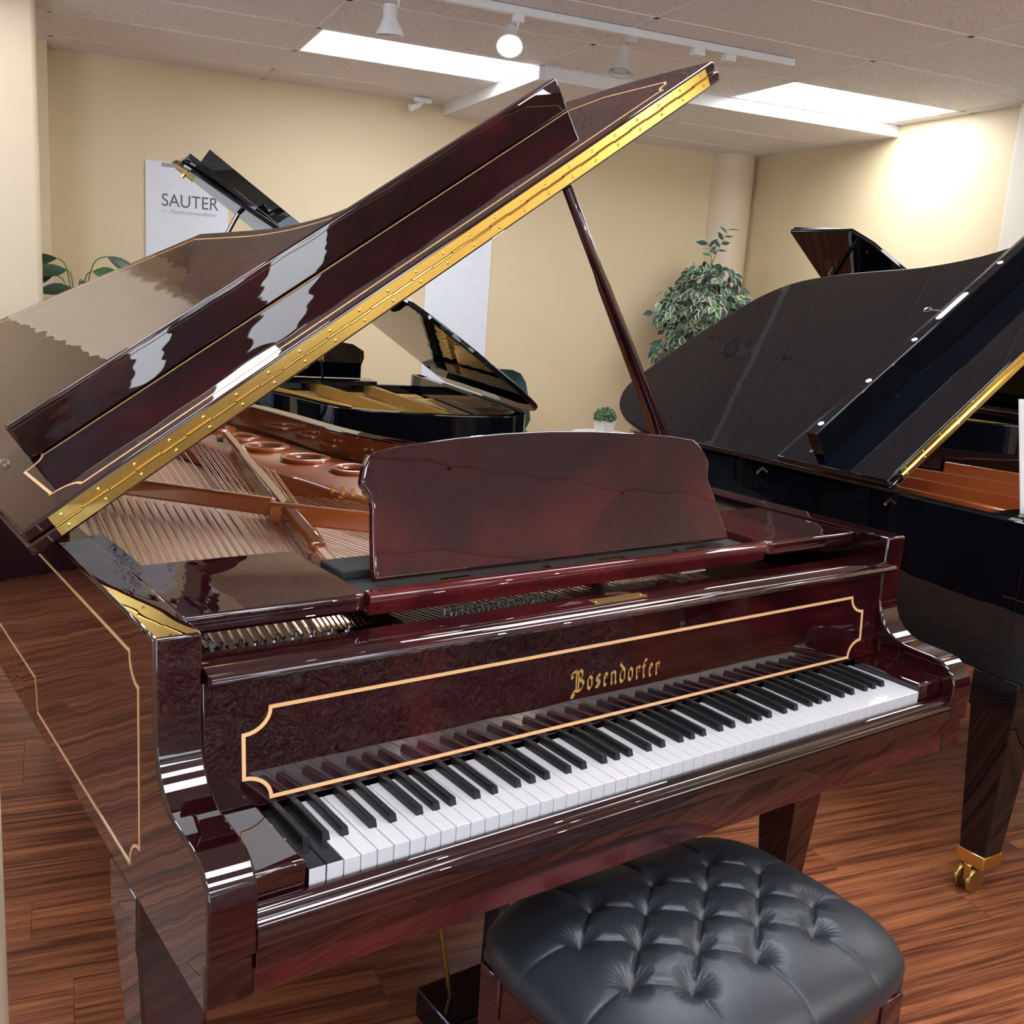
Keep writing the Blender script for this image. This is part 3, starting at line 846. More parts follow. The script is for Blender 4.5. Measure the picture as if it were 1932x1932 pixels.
    # ---- lid
    lid_out = smooth_poly([(-0.05, 0.62), (1.603, 0.62)], 1) + smooth_poly([(1.592, 0.74), (1.56, 0.88), (1.515, 1.03), (1.42, 1.18), (1.22, 1.31), (1.06, 1.40), (0.995, 1.50), (0.955, 1.68), (0.942, 1.9), (0.933, 2.19)], 3) + [(0.60, 2.55), (0.37, 2.775), (0.25, 2.87), (0.08, 2.90), (-0.03, 2.84), (-0.05, 2.7)]
    b = B(); loft(b, [[LID(u, y, h) for u, y in lid_out] for h in (0.0, LT-0.0005)])
    lid = obj('lid', b, M, R, bevel=0.005, seg=3)
    lin = smooth_poly([(1.42, 1.12), (1.20, 1.26), (1.03, 1.36), (0.955, 1.49), (0.915, 1.68), (0.902, 1.9), (0.893, 2.16)], 3) + [(0.57, 2.51), (0.34, 2.72), (0.20, 2.80), (0.05, 2.80), (0.02, 2.70), (0.02, 1.12)]
    b = B(); ribbon(b, lin, 0.0045, lambda a, c, h: LID(a, c, LT-0.0003+h)); obj('lid_inlay', b, 'inlay', lid)
    flap_out = [(-0.045, 0.62), (1.598, 0.62)] + smooth_poly([(1.582, 0.73), (1.555, 0.85), (1.51, 0.97), (1.475, 1.06)], 3) + [(-0.045, 1.06)]
    b = B(); loft(b, [[LID(u, y, h) for u, y in flap_out] for h in (LT+0.0005, 2*LT)])
    flap = obj('lid_flap', b, M, R, bevel=0.005, seg=3)
    fin = [(0.073, 0.652), (1.452, 0.652)] + arc(1.492, 0.642, 0.03, 0.03, 170, 80, 5) + [(1.512, 0.686), (1.481, 0.851), (1.43, 0.926), (0.074, 0.926)] + arc(0.028, 0.934, 0.045, 0.038, 0, -88, 5) + [(0.03, 0.696)] + arc(0.028, 0.650, 0.045, 0.046, 88, 5, 5)
    b = B(); ribbon(b, fin, 0.005, lambda a, c, h: LID(a, c, 2*LT-0.0002+h)); obj('flap_inlay', b, 'inlay', flap)
    b = B(); loft(b, [[LID(u, y, h) for u, y in ((0.052, 0.934), (1.440, 0.934), (1.440, 0.958), (0.052, 0.958))] for h in (2*LT-0.0002, 2*LT+0.074)])
    lip = obj('flap_lip', b, 'mahogany', flap, bevel=0.005, seg=3)
    for u, y in ((0.019, 1.02), (1.455, 1.0)):
        b = B(); rr_ = [[LID(u+0.008*math.cos(2*PI*k/12), y+0.008*math.sin(2*PI*k/12), h) for k in range(12)] for h in (2*LT, 2*LT+0.008)]
        loft(b, rr_); obj('bumper', b, 'acrylic', flap, smooth=True)
    # brass piano hinge
    y0 = YF-0.0012
    for (h0, h1) in ((0.0045, 0.0212), (0.0238, 0.0405)):
        b = B(); loft(b, [[LID(0.0, y, h) for y, h in ((YF+0.0005, h0), (YF+0.0005, h1), (y0, h1), (y0, h0))], [LID(1.566, y, h) for y, h in ((YF+0.0005, h0), (YF+0.0005, h1), (y0, h1), (y0, h0))]])
        leaf = obj('hinge_leaf', b, 'brass', lid if h0 < 0.02 else flap)
        hm = 0.0125 if h0 < 0.02 else 0.0325
        for i in range(24):
            u = 0.018+i*0.0665
            b = B(); rr_ = [[LID(u+rad*math.cos(2*PI*k/8), y0-dy, hm+rad*math.sin(2*PI*k/8)) for k in range(8)] for rad, dy in ((0.0032, 0.0), (0.0028, 0.0009), (0.0012, 0.0013))]
            loft(b, rr_); obj('screw', b, 'brass', R, smooth=True)
    b = B()
    for i in range(32):
        u0 = i*0.04895; dh = 0.0007*(1 if i % 2 else -1)
        tube(b, [LID(u0+0.0008, YF-0.0028, LT+dh), LID(u0+0.0482, YF-0.0028, LT+dh)], 0.0021, 8)
    obj('hinge_knuckle', b, 'brass', lid, smooth=True)
    # hinge plates on the spine
    for y in (0.9, 1.7, 2.4):
        b = B(); box(b, XL-0.0015, XL, y-0.04, y+0.04, 0.955, 0.99); obj('lid_hinge_plate', b, 'brass', R)
    b = B(); box(b, XL-0.012, XL+0.03, 0.70, 2.5, ZR-0.001, ZR+0.010); obj('lid_rest_strip', b, M, R, bevel=0.003)
    # ---- prop stick
    s0, s1 = Vector((1.318, 0.705, 0.955)), Vector((0.872, 0.705, 1.652))
    d = (s1-s0).normalized(); q = d.cross(Vector((0, 1, 0))).normalized(); e_ = Vector((0, 1, 0))
    b = B()
    L0 = (s1-s0).length
    rings = []
    for t, a, c in ((0.0, 0.025, 0.018), (0.22, 0.025, 0.018), (0.27, 0.0235, 0.018), (0.33, 0.018, 0.018), (0.6, 0.0165, 0.0165), (0.72, 0.0155, 0.0155), (0.77, 0.0125, 0.0125), (1.0, 0.0115, 0.0115)):
        p = s0+d*(L0*t)
        rings.append([p+q*(a*math.cos(x))*1.0+e_*(c*math.sin(x)) for x in [2*PI*(k+0.5)/8 for k in range(8)]])
    loft(b, rings); st = obj('lid_prop', b, 'mahogany', R, bevel=0.002)
    b = B(); p = s0+d*(L0*0.08); p2 = s0+d*(L0*0.215)
    loft(b, [[pp+q*a+e_*c for a, c in ((-0.007, -0.0188), (0.007, -0.0188), (0.007, -0.010), (-0.007, -0.010))] for pp in (p, p2)]); obj('prop_slot', b, 'satin_black', st)
    b = B(); box(b, 1.285, 1.343, 0.69, 0.72, 0.93, 0.965); obj('prop_block', b, M, R, bevel=0.003)
    b = B(); tube(b, [(0.985, 1.385, 0.975), (0.965, 1.36, 0.985), (0.945, 1.345, 0.965)], 0.004, 8); obj('lid_hook', b, 'brass', R, smooth=True)
    # ---- legs
    def leg(x0, x1, y0, y1):
        cx, cy = (x0+x1)/2, (y0+y1)/2
        hx, hy = (x1-x0)/2, (y1-y0)/2
        b = B()
        loft(b, [[(cx+s*hx*k, cy+t*hy*k, z) for s, t in ((-1, -1), (1, -1), (1, 1), (-1, 1))] for z, k in ((0.603, 1.0), (0.52, 1.0), (0.50, 0.93), (0.10, 0.52))])
        o = obj('leg', b, M, R, bevel=0.004)
        b = B(); box(b, cx-hx*0.55, cx+hx*0.55, cy-hy*0.55, cy+hy*0.55, 0.07, 0.101); cu = obj('ferrule', b, 'brass', o, bevel=0.002)
        b = B(); tube(b, [(cx-0.012, cy, 0.035), (cx+0.012, cy, 0.035)], 0.035, 20); obj('caster', b, 'brass_dark', o, smooth=True)
        b = B(); box(b, cx-0.016, cx+0.016, cy-0.012, cy+0.012, 0.03, 0.075); obj('caster_fork', b, 'brass', o)
    leg(XL, XL+0.115, 0.245, 0.375); leg(XRR-0.125, XRR-0.01, 0.245, 0.375); leg(0.22, 0.34, 2.45, 2.58)
    # ---- pedal lyre
    b = B(); box(b, 0.455, 0.814, 0.33, 0.46, 0.04, 0.105); ly = obj('pedal_box', b, 'ebony', R, bevel=0.006)
    for x in (0.595, 0.674):
        b = B(); loft(b, [[(x+s*hw, 0.40+t*0.02, z) for s, t in ((-1, -1), (1, -1), (1, 1), (-1, 1))] for z, hw in ((0.104, 0.020), (0.35, 0.014), (0.603, 0.022))]); obj('lyre_post', b, 'ebony', R, bevel=0.003)
    for x in (0.485, 0.784):
        b = B(); tube(b, [(x+0.012, 0.40, 0.10), (x-0.045, 0.42, 0.43), (x-0.07, 0.43, 0.605)], 0.0048, 10); obj('lyre_brace', b, 'brass_dark', R, smooth=True)
    for x in (0.575, 0.6345, 0.694):
        b = B(); loft(b, [[(x+s*hw, y, z+t*0.004) for s, t in ((-1, -1), (1, -1), (1, 1), (-1, 1))] for y, hw, z in ((0.33, 0.011, 0.085), (0.27, 0.013, 0.08), (0.235, 0.017, 0.072))]); obj('pedal', b, 'brass', R, bevel=0.002)
    WORLD_PARENT[0] = False
build_red_piano()

# ================================================================ black grand pianos (local: x from spine to treble, y from lid hinge to tail)
def black_grand(name_label, loc, rz, rim_pts, lid_pts, flap_depth, lid_ang, lip_v=None, plate='gold_plate', hinge=True, desk=True, extra_under=False, key_len=0.50, W=1.47, lw=1.45, leg_y=None):
    R = empty('grand_piano', loc, rz)
    tag(R, name_label, 'piano', None)
    M = 'ebony'
    zr = 0.978
    a = lid_ang
    P = lambda u, v, h: (0.0 + u*math.cos(a) - h*math.sin(a), v, 0.992 + u*math.sin(a) + h*math.cos(a))
    rim = smooth_poly(rim_pts, 4)
    inn = offset_path(rim, 0.045)
    n = len(rim)
    b = B()
    v = [[b.verts.new((p[0], p[1], z)) for p in path] for path in (rim, inn) for z in (0.59, zr)]
    ol, oh, il, ih = v
    for i in range(n-1):
        b.faces.new((ol[i], ol[i+1], oh[i+1], oh[i])); b.faces.new((il[i+1], il[i], ih[i], ih[i+1]))
        b.faces.new((oh[i], oh[i+1], ih[i+1], ih[i])); b.faces.new((ol[i+1], ol[i], il[i], il[i+1]))
    for k in (0, n-1): b.faces.new((ol[k], oh[k], ih[k], il[k]))
    rm = obj('rim', b, M, R, bevel=0.004)
    inb = [p for p in inn if p[1] > -key_len+0.26]
    b = B(); vs = [b.verts.new((p[0], p[1], 0.60)) for p in inb]; b.faces.new(vs); obj('bottom_board', b, 'table_wood', R)
    b = B(); vs = [b.verts.new((p[0], p[1], 0.83)) for p in inb]; b.faces.new(vs); obj('soundboard', b, 'spruce', R)
    # arms
    yk = -key_len
    prof = [(yk+0.30, 0.59), (yk-0.02, 0.59), (yk-0.025, 0.72), (yk-0.015, 0.75), (yk+0.01, 0.765), (yk+0.08, 0.77), (yk+0.12, 0.79), (yk+0.14, 0.84), (yk+0.145, zr), (yk+0.30, zr)]
    for x0 in (-0.001, W-0.045):
        b = B(); prism(b, prof, 0, x0, x0+0.046); obj('arm', b, M, R, bevel=0.005)
    b = B(); box(b, 0.045, W-0.045, yk-0.015, yk+0.3, 0.59, 0.66); obj('key_bed', b, M, R, bevel=0.003)
    b = B(); box(b, 0.045, W-0.045, yk-0.02, yk, 0.64, 0.70); obj('key_slip', b, M, R, bevel=0.004)
    b = B(); prism(b, [(yk+0.155, 0.725), (yk+0.165, 0.91), (yk+0.18, 0.925), (yk+0.22, 0.925), (yk+0.22, 0.725)], 0, 0.046, W-0.046); obj('fallboard', b, M, R, bevel=0.004)
    kw = 0.0235; x0 = (W-52*kw)/2
    b = B()
    for k in range(52): box(b, x0+k*kw+0.0004, x0+(k+1)*kw-0.0004, yk, yk+0.156, 0.70, 0.72)
    o = obj('white_keys', b, 'key_white', R); o['kind'] = 'stuff'
    b = B()
    for k in range(51):
        if (k+5) % 7 not in (2, 6): box(b, x0+(k+1)*kw-0.006, x0+(k+1)*kw+0.006, yk+0.05, yk+0.156, 0.715, 0.732)
    o = obj('black_keys', b, 'key_black', R); o['kind'] = 'stuff'
    for xx in ((0.047, x0-0.001), (x0+52*kw+0.001, W-0.047)):
        b = B(); box(b, xx[0], xx[1], yk, yk+0.156, 0.66, 0.735); obj('cheek_block', b, M, R, bevel=0.004)
    # plate, strings
    tail = max(p[1] for p in rim_pts)
    yfront = yk+0.30
    b = B(); box(b, 0.06, W-0.06, yfront-0.04, yfront+0.12, 0.84, 0.885); obj('plate', b, plate, R)
    # plate flange follows the rim
    i2 = offset_path(rim, 0.055); i3 = offset_path(rim, 0.15)
    b = B()
    keep = [i for i in range(n) if rim[i][1] > yfront+0.1]
    loft(b, [[(*i2[i], 0.895), (*i3[i], 0.89), (*i3[i], 0.85), (*i2[i], 0.85)] for i in keep]); obj('plate_flange', b, plate, R, smooth=True)
    for fx, tx, ty in ((0.35, 0.25, 0.75), (0.62, 0.40, 0.8), (0.95, 0.62, 0.6), (1.2, 1.0, 0.42)):
        p = Vector((fx*W/1.47, yfront+0.05)); q = Vector((tx*W/1.47, tail*ty)); dd = (q-p).normalized(); s = Vector((-dd.y, dd.x))*0.012
        b = B(); prism(b, [tuple(p+s), tuple(q+s), tuple(q-s), tuple(p-s)], 2, 0.885, 0.94); obj('plate_strut', b, plate, R, bevel=0.005)
    b = B()
    for i in range(70):
        t = i/69
        xs = 0.09+(W-0.18)*t
        xe = xs*0.55+0.12+0.35*t; ye = tail*(0.86-0.62*t**1.3)
        tube(b, [(xs, yfront+0.02, 0.892), (xe, ye, 0.896)], 0.0011, 4, False)
    o = obj('strings', b, 'copper_string', R); o['kind'] = 'stuff'
    # lid
    b = B(); loft(b, [[P(u, v, h) for u, v in lid_pts] for h in (0.0, 0.021)]); lid = obj('lid', b, M, R, bevel=0.005, seg=3)
    umax = max(u for u, v in lid_pts)
    fl = [(-0.025, 0.0), (lw, 0.0), (lw-0.02, flap_depth), (-0.025, flap_depth)]
    b = B(); loft(b, [[P(u, v, h) for u, v in fl] for h in (0.022, 0.043)]); fp = obj('lid_flap', b, M, R, bevel=0.004, seg=2)
    if lip_v:
        b = B(); loft(b, [[P(u, v, h) for u, v in ((0.0, lip_v[0]), (lw-0.07, lip_v[0]), (lw-0.07, lip_v[1]), (0.0, lip_v[1]))] for h in (0.0428, 0.043+lip_v[2])])
        lip = obj('flap_lip', b, M, fp, bevel=0.003)
        ht = 0.043+lip_v[2]
        for i in range(7 if hinge else 0):
            u = 0.045+i*0.215
            b = B(); loft(b, [[P(u+0.009*math.cos(2*PI*k/12), (lip_v[0]+lip_v[1])/2+0.009*math.sin(2*PI*k/12), h) for k in range(12)] for h in (ht-0.001, ht+0.0015)]); obj('stud', b, 'paper', fp)
        b = B()
        cv = (lip_v[0]+lip_v[1])/2
        loft(b, [[P(0.66+(0.065 if abs(x) < 0.5*PI else -0.065)+0.010*math.cos(x), cv+0.010*math.sin(x), h) for x in [-PI+2*PI*(k+0.5)/16 for k in range(16)]] for h in (ht-0.001, ht+0.001)]); obj('lock_plate', b, 'lamp_grey', fp)
        b = B(); tube(b, [P(0.655, lip_v[1], ht-0.02), P(0.655, lip_v[1]+0.06, ht-0.016)], 0.004, 8)
        for k in range(8):
            pass
        rr = [P(0.655+0.011*math.cos(2*PI*k/14), lip_v[1]+0.07+0.011*math.sin(2*PI*k/14), ht-0.016) for k in range(15)]
        tube(b, rr, 0.003, 6); obj('key', b, 'steel', fp, smooth=True)
        b = B(); loft(b, [[P(0.02+0.006*math.cos(2*PI*k/10), 0.30+0.006*math.sin(2*PI*k/10), h) for k in range(10)] for h in (0.043, 0.049)]); obj('bumper', b, 'steel', fp, smooth=True)
    if hinge:
        for h0, h1, par in ((0.004, 0.0195, lid), (0.0225, 0.039, fp)):
            b = B(); loft(b, [[P(u, v, h) for v, h in ((0.0, h0), (0.0, h1), (-0.0012, h1), (-0.0012, h0))] for u in (0.03, lw-0.03)]); lf = obj('hinge_leaf', b, 'brass', par)
            for i in range(18):
                u = 0.05+i*0.077; hm = (h0+h1)/2
                b = B(); loft(b, [[P(u+r_*math.cos(2*PI*k/8), -0.0012-d_, hm+r_*math.sin(2*PI*k/8)) for k in range(8)] for r_, d_ in ((0.003, 0), (0.0015, 0.001))]); obj('screw', b, 'brass', R)
        b = B(); tube(b, [P(0.03, -0.003, 0.021), P(lw-0.03, -0.003, 0.021)], 0.0025, 8); obj('hinge_knuckle', b, 'brass', lid, smooth=True)
    # prop
    uu = lw-0.32
    top = Vector(P(uu, 0.12, -0.002)); bot = Vector((W-0.07, 0.12, 0.95))
    b = B(); tube(b, [bot, bot.lerp(top, 0.25), top], [0.018, 0.014, 0.010], 8); obj('lid_prop', b, M, R, smooth=True)
    # music desk
    if desk:
        hp = [(0.36, 0.0), (0.355, 0.07), (0.365, 0.11), (0.36, 0.15), (0.30, 0.185), (0.15, 0.205)]
        outl = hp + [(-q, c) for q, c in hp[::-1]]
        y0 = yfront+0.03
        b = B(); loft(b, [[(W/2+q, y0+c*0.35+h, 0.965+c*0.937) for q, c in outl] for h in (-0.009, 0.009)]); dk = obj('music_desk', b, M, R, bevel=0.004)
        b = B(); box(b, W/2-0.42, W/2+0.42, y0-0.05, y0+0.12, 0.94, 0.962); obj('desk_tray', b, M, R, bevel=0.003)
        for s in (-0.15, 0.15):
            b = B(); tube(b, [(W/2+s, y0+0.045, 1.06), (W/2+s, y0+0.10, 0.965)], 0.006, 6); obj('desk_support', b, 'satin_black', dk)
            b = B(); box(b, W/2+s-0.012, W/2+s+0.012, y0+0.042, y0+0.052, 1.045, 1.075); obj('desk_bracket', b, 'brass', dk)
    for x in (0.10, W-0.10):
        b = B(); box(b, x-0.055, x+0.055, yfront-0.03, yfront+0.05, 0.925, 0.965) if False else None
    # legs and lyre
    def leg(cx, cy):
        h = 0.058
        b = B(); loft(b, [[(cx+s*h*k, cy+t*h*k, z) for s, t in ((-1, -1), (1, -1), (1, 1), (-1, 1))] for z, k in ((0.59, 1.08), (0.50, 1.08), (0.492, 1.0), (0.10, 0.62))]); lg = obj('leg', b, M, R, bevel=0.003)
        b = B(); k = h*0.68; box(b, cx-k, cx+k, cy-k, cy+k, 0.072, 0.108); fe = obj('ferrule', b, 'brass', lg, bevel=0.002)
        for s in (-0.014, 0.014):
            b = B(); tube(b, [(cx-0.03, cy+s*1.2-0.006, 0.034), (cx-0.03, cy+s*1.2+0.006, 0.034)], 0.034, 20); obj('caster', b, 'brass_dark', lg, smooth=True, bevel=0.004)
        b = B(); box(b, cx-0.045, cx+0.008, cy-0.010, cy+0.010, 0.03, 0.074); obj('caster_fork', b, 'brass', lg, bevel=0.002)
    ly_ = yk+0.135 if leg_y is None else leg_y
    leg(0.062, ly_); leg(W-0.062, ly_); leg(W*0.34, tail-0.25)
    b = B(); box(b, W/2-0.16, W/2+0.16, yk+0.2, yk+0.32, 0.05, 0.13); obj('pedal_box', b, M, R, bevel=0.004)
    for s in (-0.1, 0.1):
        b = B(); box(b, W/2+s-0.015, W/2+s+0.015, yk+0.24, yk+0.28, 0.13, 0.59); obj('lyre_post', b, M, R, bevel=0.003)
    return R, P

# right black piano
RIM3 = [(0.0, -0.42), (0.0, 0.2), (0.0, 0.7), (0.0, 1.05), (0.06, 1.24), (0.20, 1.35), (0.36, 1.36), (0.52, 1.30), (0.70, 1.20), (0.84, 1.06), (0.93, 0.90), (1.05, 0.70), (1.22, 0.5), (1.38, 0.3), (1.47, 0.1), (1.47, -0.1), (1.47, -0.42)]
LID3 = [(-0.025, 0.0), (1.45, 0.0)] + smooth_poly([(1.44, 0.10), (1.38, 0.22), (1.24, 0.38), (1.14, 0.50), (1.065, 0.68), (1.03, 0.88), (0.99, 1.06), (0.93, 1.19), (0.82, 1.275), (0.66, 1.325), (0.515, 1.362), (0.33, 1.387), (0.19, 1.39), (0.085, 1.32), (0.02, 1.21), (-0.025, 1.05)], 3)
rz3 = math.atan2(-0.078, 0.997)
P3, d3 = black_grand('large black grand piano with raised lid and brass hinge, its spine beside the red piano', (1.95, 0.55, 0), rz3, RIM3, LID3, 0.40, math.radians(35.2), (0.231, 0.268, 0.095), 'bronze_plate', desk=False, key_len=0.68, leg_y=-0.365)
b = B(); box(b, 0.047, 0.30, -0.43, -0.235, 0.955, 0.974); obj('side_shelf', b, 'ebony', P3, bevel=0.003)
for vv in (0.02, 0.50):
    b = B(); tube(b, [(0.005, vv, 0.962), (-0.02, vv-0.006, 0.945)], 0.0045, 8); obj('hinge_pin', b, 'steel', P3, smooth=True)

# black piano standing tail to tail behind the red one
t2 = Vector((0.26, 0.966, 0)).normalized()
L2 = 1.30
O2 = Vector((1.95, 2.15, 0)) + t2*L2
RIM2 = [(0.0, -0.40), (0.0, 0.2), (0.0, 0.8), (0.0, 1.12), (0.04, 1.27), (0.14, 1.36), (0.30, 1.38), (0.48, 1.36), (0.65, 1.30), (0.78, 1.18), (0.85, 1.0), (0.93, 0.78), (1.06, 0.58), (1.25, 0.4), (1.40, 0.25), (1.47, 0.08), (1.47, -0.1), (1.47, -0.40)]
LID2 = [(-0.03, 0.0), (1.58, 0.0)] + smooth_poly([(1.57, 0.10), (1.49, 0.25), (1.26, 0.42), (1.06, 0.60), (0.93, 0.80), (0.84, 1.02), (0.74, 1.22), (0.60, 1.33), (0.42, 1.37), (0.25, 1.37), (0.10, 1.345), (0.0, 1.28), (-0.03, 1.15)], 3)
P2, f2 = black_grand('black grand piano facing away behind the red one, gold plate and music desk showing', tuple(O2), math.atan2(t2.x, -t2.y) if False else math.atan2(0.26, -0.966), RIM2, LID2, 0.40, math.radians(34.8), (0.20, 0.235, 0.085), 'gold_plate', hinge=False, lw=1.56)
# brass plates on the raised corner of that lid
for (u, v, hh) in ((1.51, 0.07, 0.0), (1.02, 0.10, 0.0)):
    b = B(); loft(b, [[f2(u+a_, v+c_, h) for a_, c_ in ((-0.045, -0.05), (0.045, -0.05), (0.045, 0.05), (-0.045, 0.05))] for h in (-0.006, 0.0)]); pl = obj('prop_plate', b, 'brass_dark', P2)
    for s in (-0.018, 0.018):
        b = B(); tube(b, [f2(u, v+s, -0.006), f2(u, v+s, -0.022)], 0.008, 10); obj('bolt', b, 'brass', pl, smooth=True)

# black piano far right: only its raised lid shows over the right piano
O4 = Vector((5.10, 2.66, 0))
LID4 = [(-0.03, 0.0), (1.46, 0.0), (1.46, 0.38)] + smooth_poly([(1.36, 0.46), (1.15, 0.56), (0.95, 0.72), (0.85, 0.95), (0.72, 1.15), (0.5, 1.24), (0.25, 1.22), (0.05, 1.12), (-0.03, 0.95)], 3)
P4, f4 = black_grand('black grand piano by the right wall, only its raised lid corner visible', tuple(O4), PI+math.radians(5.5)*0, [(p[0], p[1]*0.9) for p in RIM2], LID4, 0.36, math.radians(36), None, 'gold_plate', hinge=False)
for (u, v) in ((1.15, 0.10), (1.02, 0.2)):
    b = B(); tube(b, [f4(u, v, -0.001), f4(u, v, -0.02)], 0.009, 10); obj('bolt', b, 'steel', P4, smooth=True)

# ================================================================ tufted bench
def build_bench():
    cx, cy = 0.656, -0.048
    hx, hy = 0.310, 0.240
    E = empty('piano_bench', (cx, cy, 0))
    tag(E, 'black tufted leather piano bench with red wood frame and square legs', 'bench')
    WORLD_PARENT[0] = True
    btn = []
    for j in range(5):
        y = 0.060-0.0567*j
        xs = [0.522+0.134*i for i in range(3)] if j % 2 == 0 else [0.455+0.134*i for i in range(4)]
        btn += [(x, y, j) for x in xs]
    segs = []
    for i, a in enumerate(btn):
        for c in btn[i+1:]:
            if abs(a[2]-c[2]) == 1 and abs(a[0]-c[0]) < 0.09: segs.append((a, c))
    ends = []
    for a in btn:
        if a[2] == 0: ends.append((a, (a[0]+(a[0]-cx)*0.15, cy+hy*1.05)))
        if a[2] == 4: ends.append((a, (a[0]+(a[0]-cx)*0.15, cy-hy*1.05)))
        if a[0] < 0.47: ends.append((a, (cx-hx*1.05, a[1]+(a[1]-cy)*0.25)))
        if a[0] > 0.84: ends.append((a, (cx+hx*1.05, a[1]+(a[1]-cy)*0.25)))
    def dseg(px, py, a, c):
        vx, vy = c[0]-a[0], c[1]-a[1]; l2 = vx*vx+vy*vy
        t = max(0, min(1, ((px-a[0])*vx+(py-a[1])*vy)/l2))
        return math.hypot(px-a[0]-t*vx, py-a[1]-t*vy), t
    nx, ny = 300, 230
    b = B()
    g = []
    for j in range(ny+1):
        row = []
        t = -1+2*j/ny
        t = math.copysign(1-(1-abs(t))**1.35, t) if True else t
        for i in range(nx+1):
            s = -1+2*i/nx
            s = math.copysign(1-(1-abs(s))**1.35, s)
            x = cx+hx*s*math.sqrt(1-0.27*t*t*t*t)
            y = cy+hy*t*math.sqrt(1-0.27*s*s*s*s)
            e = max(0.0, 1-abs(s)**3.6)**0.36*max(0.0, 1-abs(t)**3.6)**0.36
            z = 0.418+0.070*e + 0.014*(1-s*s)*(1-t*t)
            db = min(math.hypot(x-a[0], y-a[1]) for a in btn)
            dip = 0.020*math.exp(-(db/0.011))+0.012*math.exp(-(db/0.03)**2)
            dc = 1.0
            for a, c in segs:
                dd, tt = dseg(x, y, a, c); dc = min(dc, dd)
            cr = 0.0085*math.exp(-(dc/0.0028))+0.0075*math.exp(-(dc/0.022)) 
            de = 1.0; te = 0
            for a, c in ends:
                dd, tt = dseg(x, y, a, c)
                if dd < de: de, te = dd, tt
            cr2 = (0.005*math.exp(-(de/0.0035))+0.006*math.exp(-(de/0.022)))*(1-0.85*te)
            # pleats radiating from the buttons
            k = min(btn, key=lambda a: math.hypot(x-a[0], y-a[1]))
            an = math.atan2(y-k[1], x-k[0])
            pl = 0.0011*math.sin(an*23+k[0]*90)*math.exp(-((db-0.018)/0.014)**2)
            z -= max(dip, max(cr, cr2)) - pl
            row.append(b.verts.new((x, y, z)))
        g.append(row)
    for j in range(ny):
        for i in range(nx):
            b.faces.new((g[j][i], g[j][i+1], g[j+1][i+1], g[j+1][i]))
    # skirt below the cushion
    per = [g[0][i] for i in range(nx+1)]+[g[j][nx] for j in range(1, ny+1)]+[g[ny][i] for i in range(nx-1, -1, -1)]+[g[j][0] for j in range(ny-1, 0, -1)]
    low = [b.verts.new((v.co.x*0.985+cx*0.015, v.co.y*0.985+cy*0.015, 0.405)) for v in per]
    for i in range(len(per)):
        j = (i+1) % len(per); b.faces.new((per[i], per[j], low[j], low[i]))
    b.faces.new(low)
    me = mesh('cushion', b, 'leather')
    for p in me.polygons: p.use_smooth = True
    o = bpy.data.objects.new('cushion', me); link(o, E)
    bm_ = B(); lathe(bm_, [(0.007, -0.003), (0.0075, 0.0), (0.005, 0.0025), (0.0005, 0.0035)], (0, 0, 0), 12); bme = mesh('button', bm_, 'leather', True)
    for a in btn:
        s, t = (a[0]-cx)/hx, (a[1]-cy)/hy
        z = 0.418+0.070*max(0.0, 1-abs(s)**3.6)**0.36*max(0.0, 1-abs(t)**3.6)**0.36+0.014*(1-s*s)*(1-t*t)-0.032
        inst('button', bme, o, (a[0], a[1], z+0.001))
    b = B()
    w_ = 0.272; d_ = 0.205
    box(b, cx-w_, cx+w_, cy-d_, cy+d_, 0.375, 0.406); obj('seat_base', b, 'leather', E, bevel=0.008)
    for (x0, x1, y0, y1) in ((cx-w_+0.05, cx+w_-0.05, cy-d_+0.004, cy-d_+0.026), (cx-w_+0.05, cx+w_-0.05, cy+d_-0.026, cy+d_-0.004), (cx-w_+0.004, cx-w_+0.026, cy-d_+0.05, cy+d_-0.05), (cx+w_-0.026, cx+w_-0.004, cy-d_+0.05, cy+d_-0.05)):
        b = B(); box(b, x0, x1, y0, y1, 0.295, 0.372); obj('apron', b, 'mahogany_red', E, bevel=0.003)
    for sx in (-1, 1):
        for sy in (-1, 1):
            x, y = cx+sx*(w_-0.025), cy+sy*(d_-0.025)
            b = B(); loft(b, [[(x+a*k, y+c*k, z) for a, c in ((-1, -1), (1, -1), (1, 1), (-1, 1))] for z, k in ((0.374, 0.026), (0.28, 0.026), (0.0, 0.019))]); obj('leg', b, 'mahogany_red', E, bevel=0.003)
    for sx in (-1, 1):
        b = B(); x = cx+sx*(w_); tube(b, [(x-sx*0.01, cy+0.02, 0.335), (x+sx*0.012, cy+0.02, 0.335), (x+sx*0.014, cy+0.02, 0.335), (x+sx*0.034, cy+0.02, 0.335)], [0.006, 0.006, 0.018, 0.018], 16); obj('height_knob', b, 'brass_dark', E, smooth=True)
    WORLD_PARENT[0] = False
build_bench()

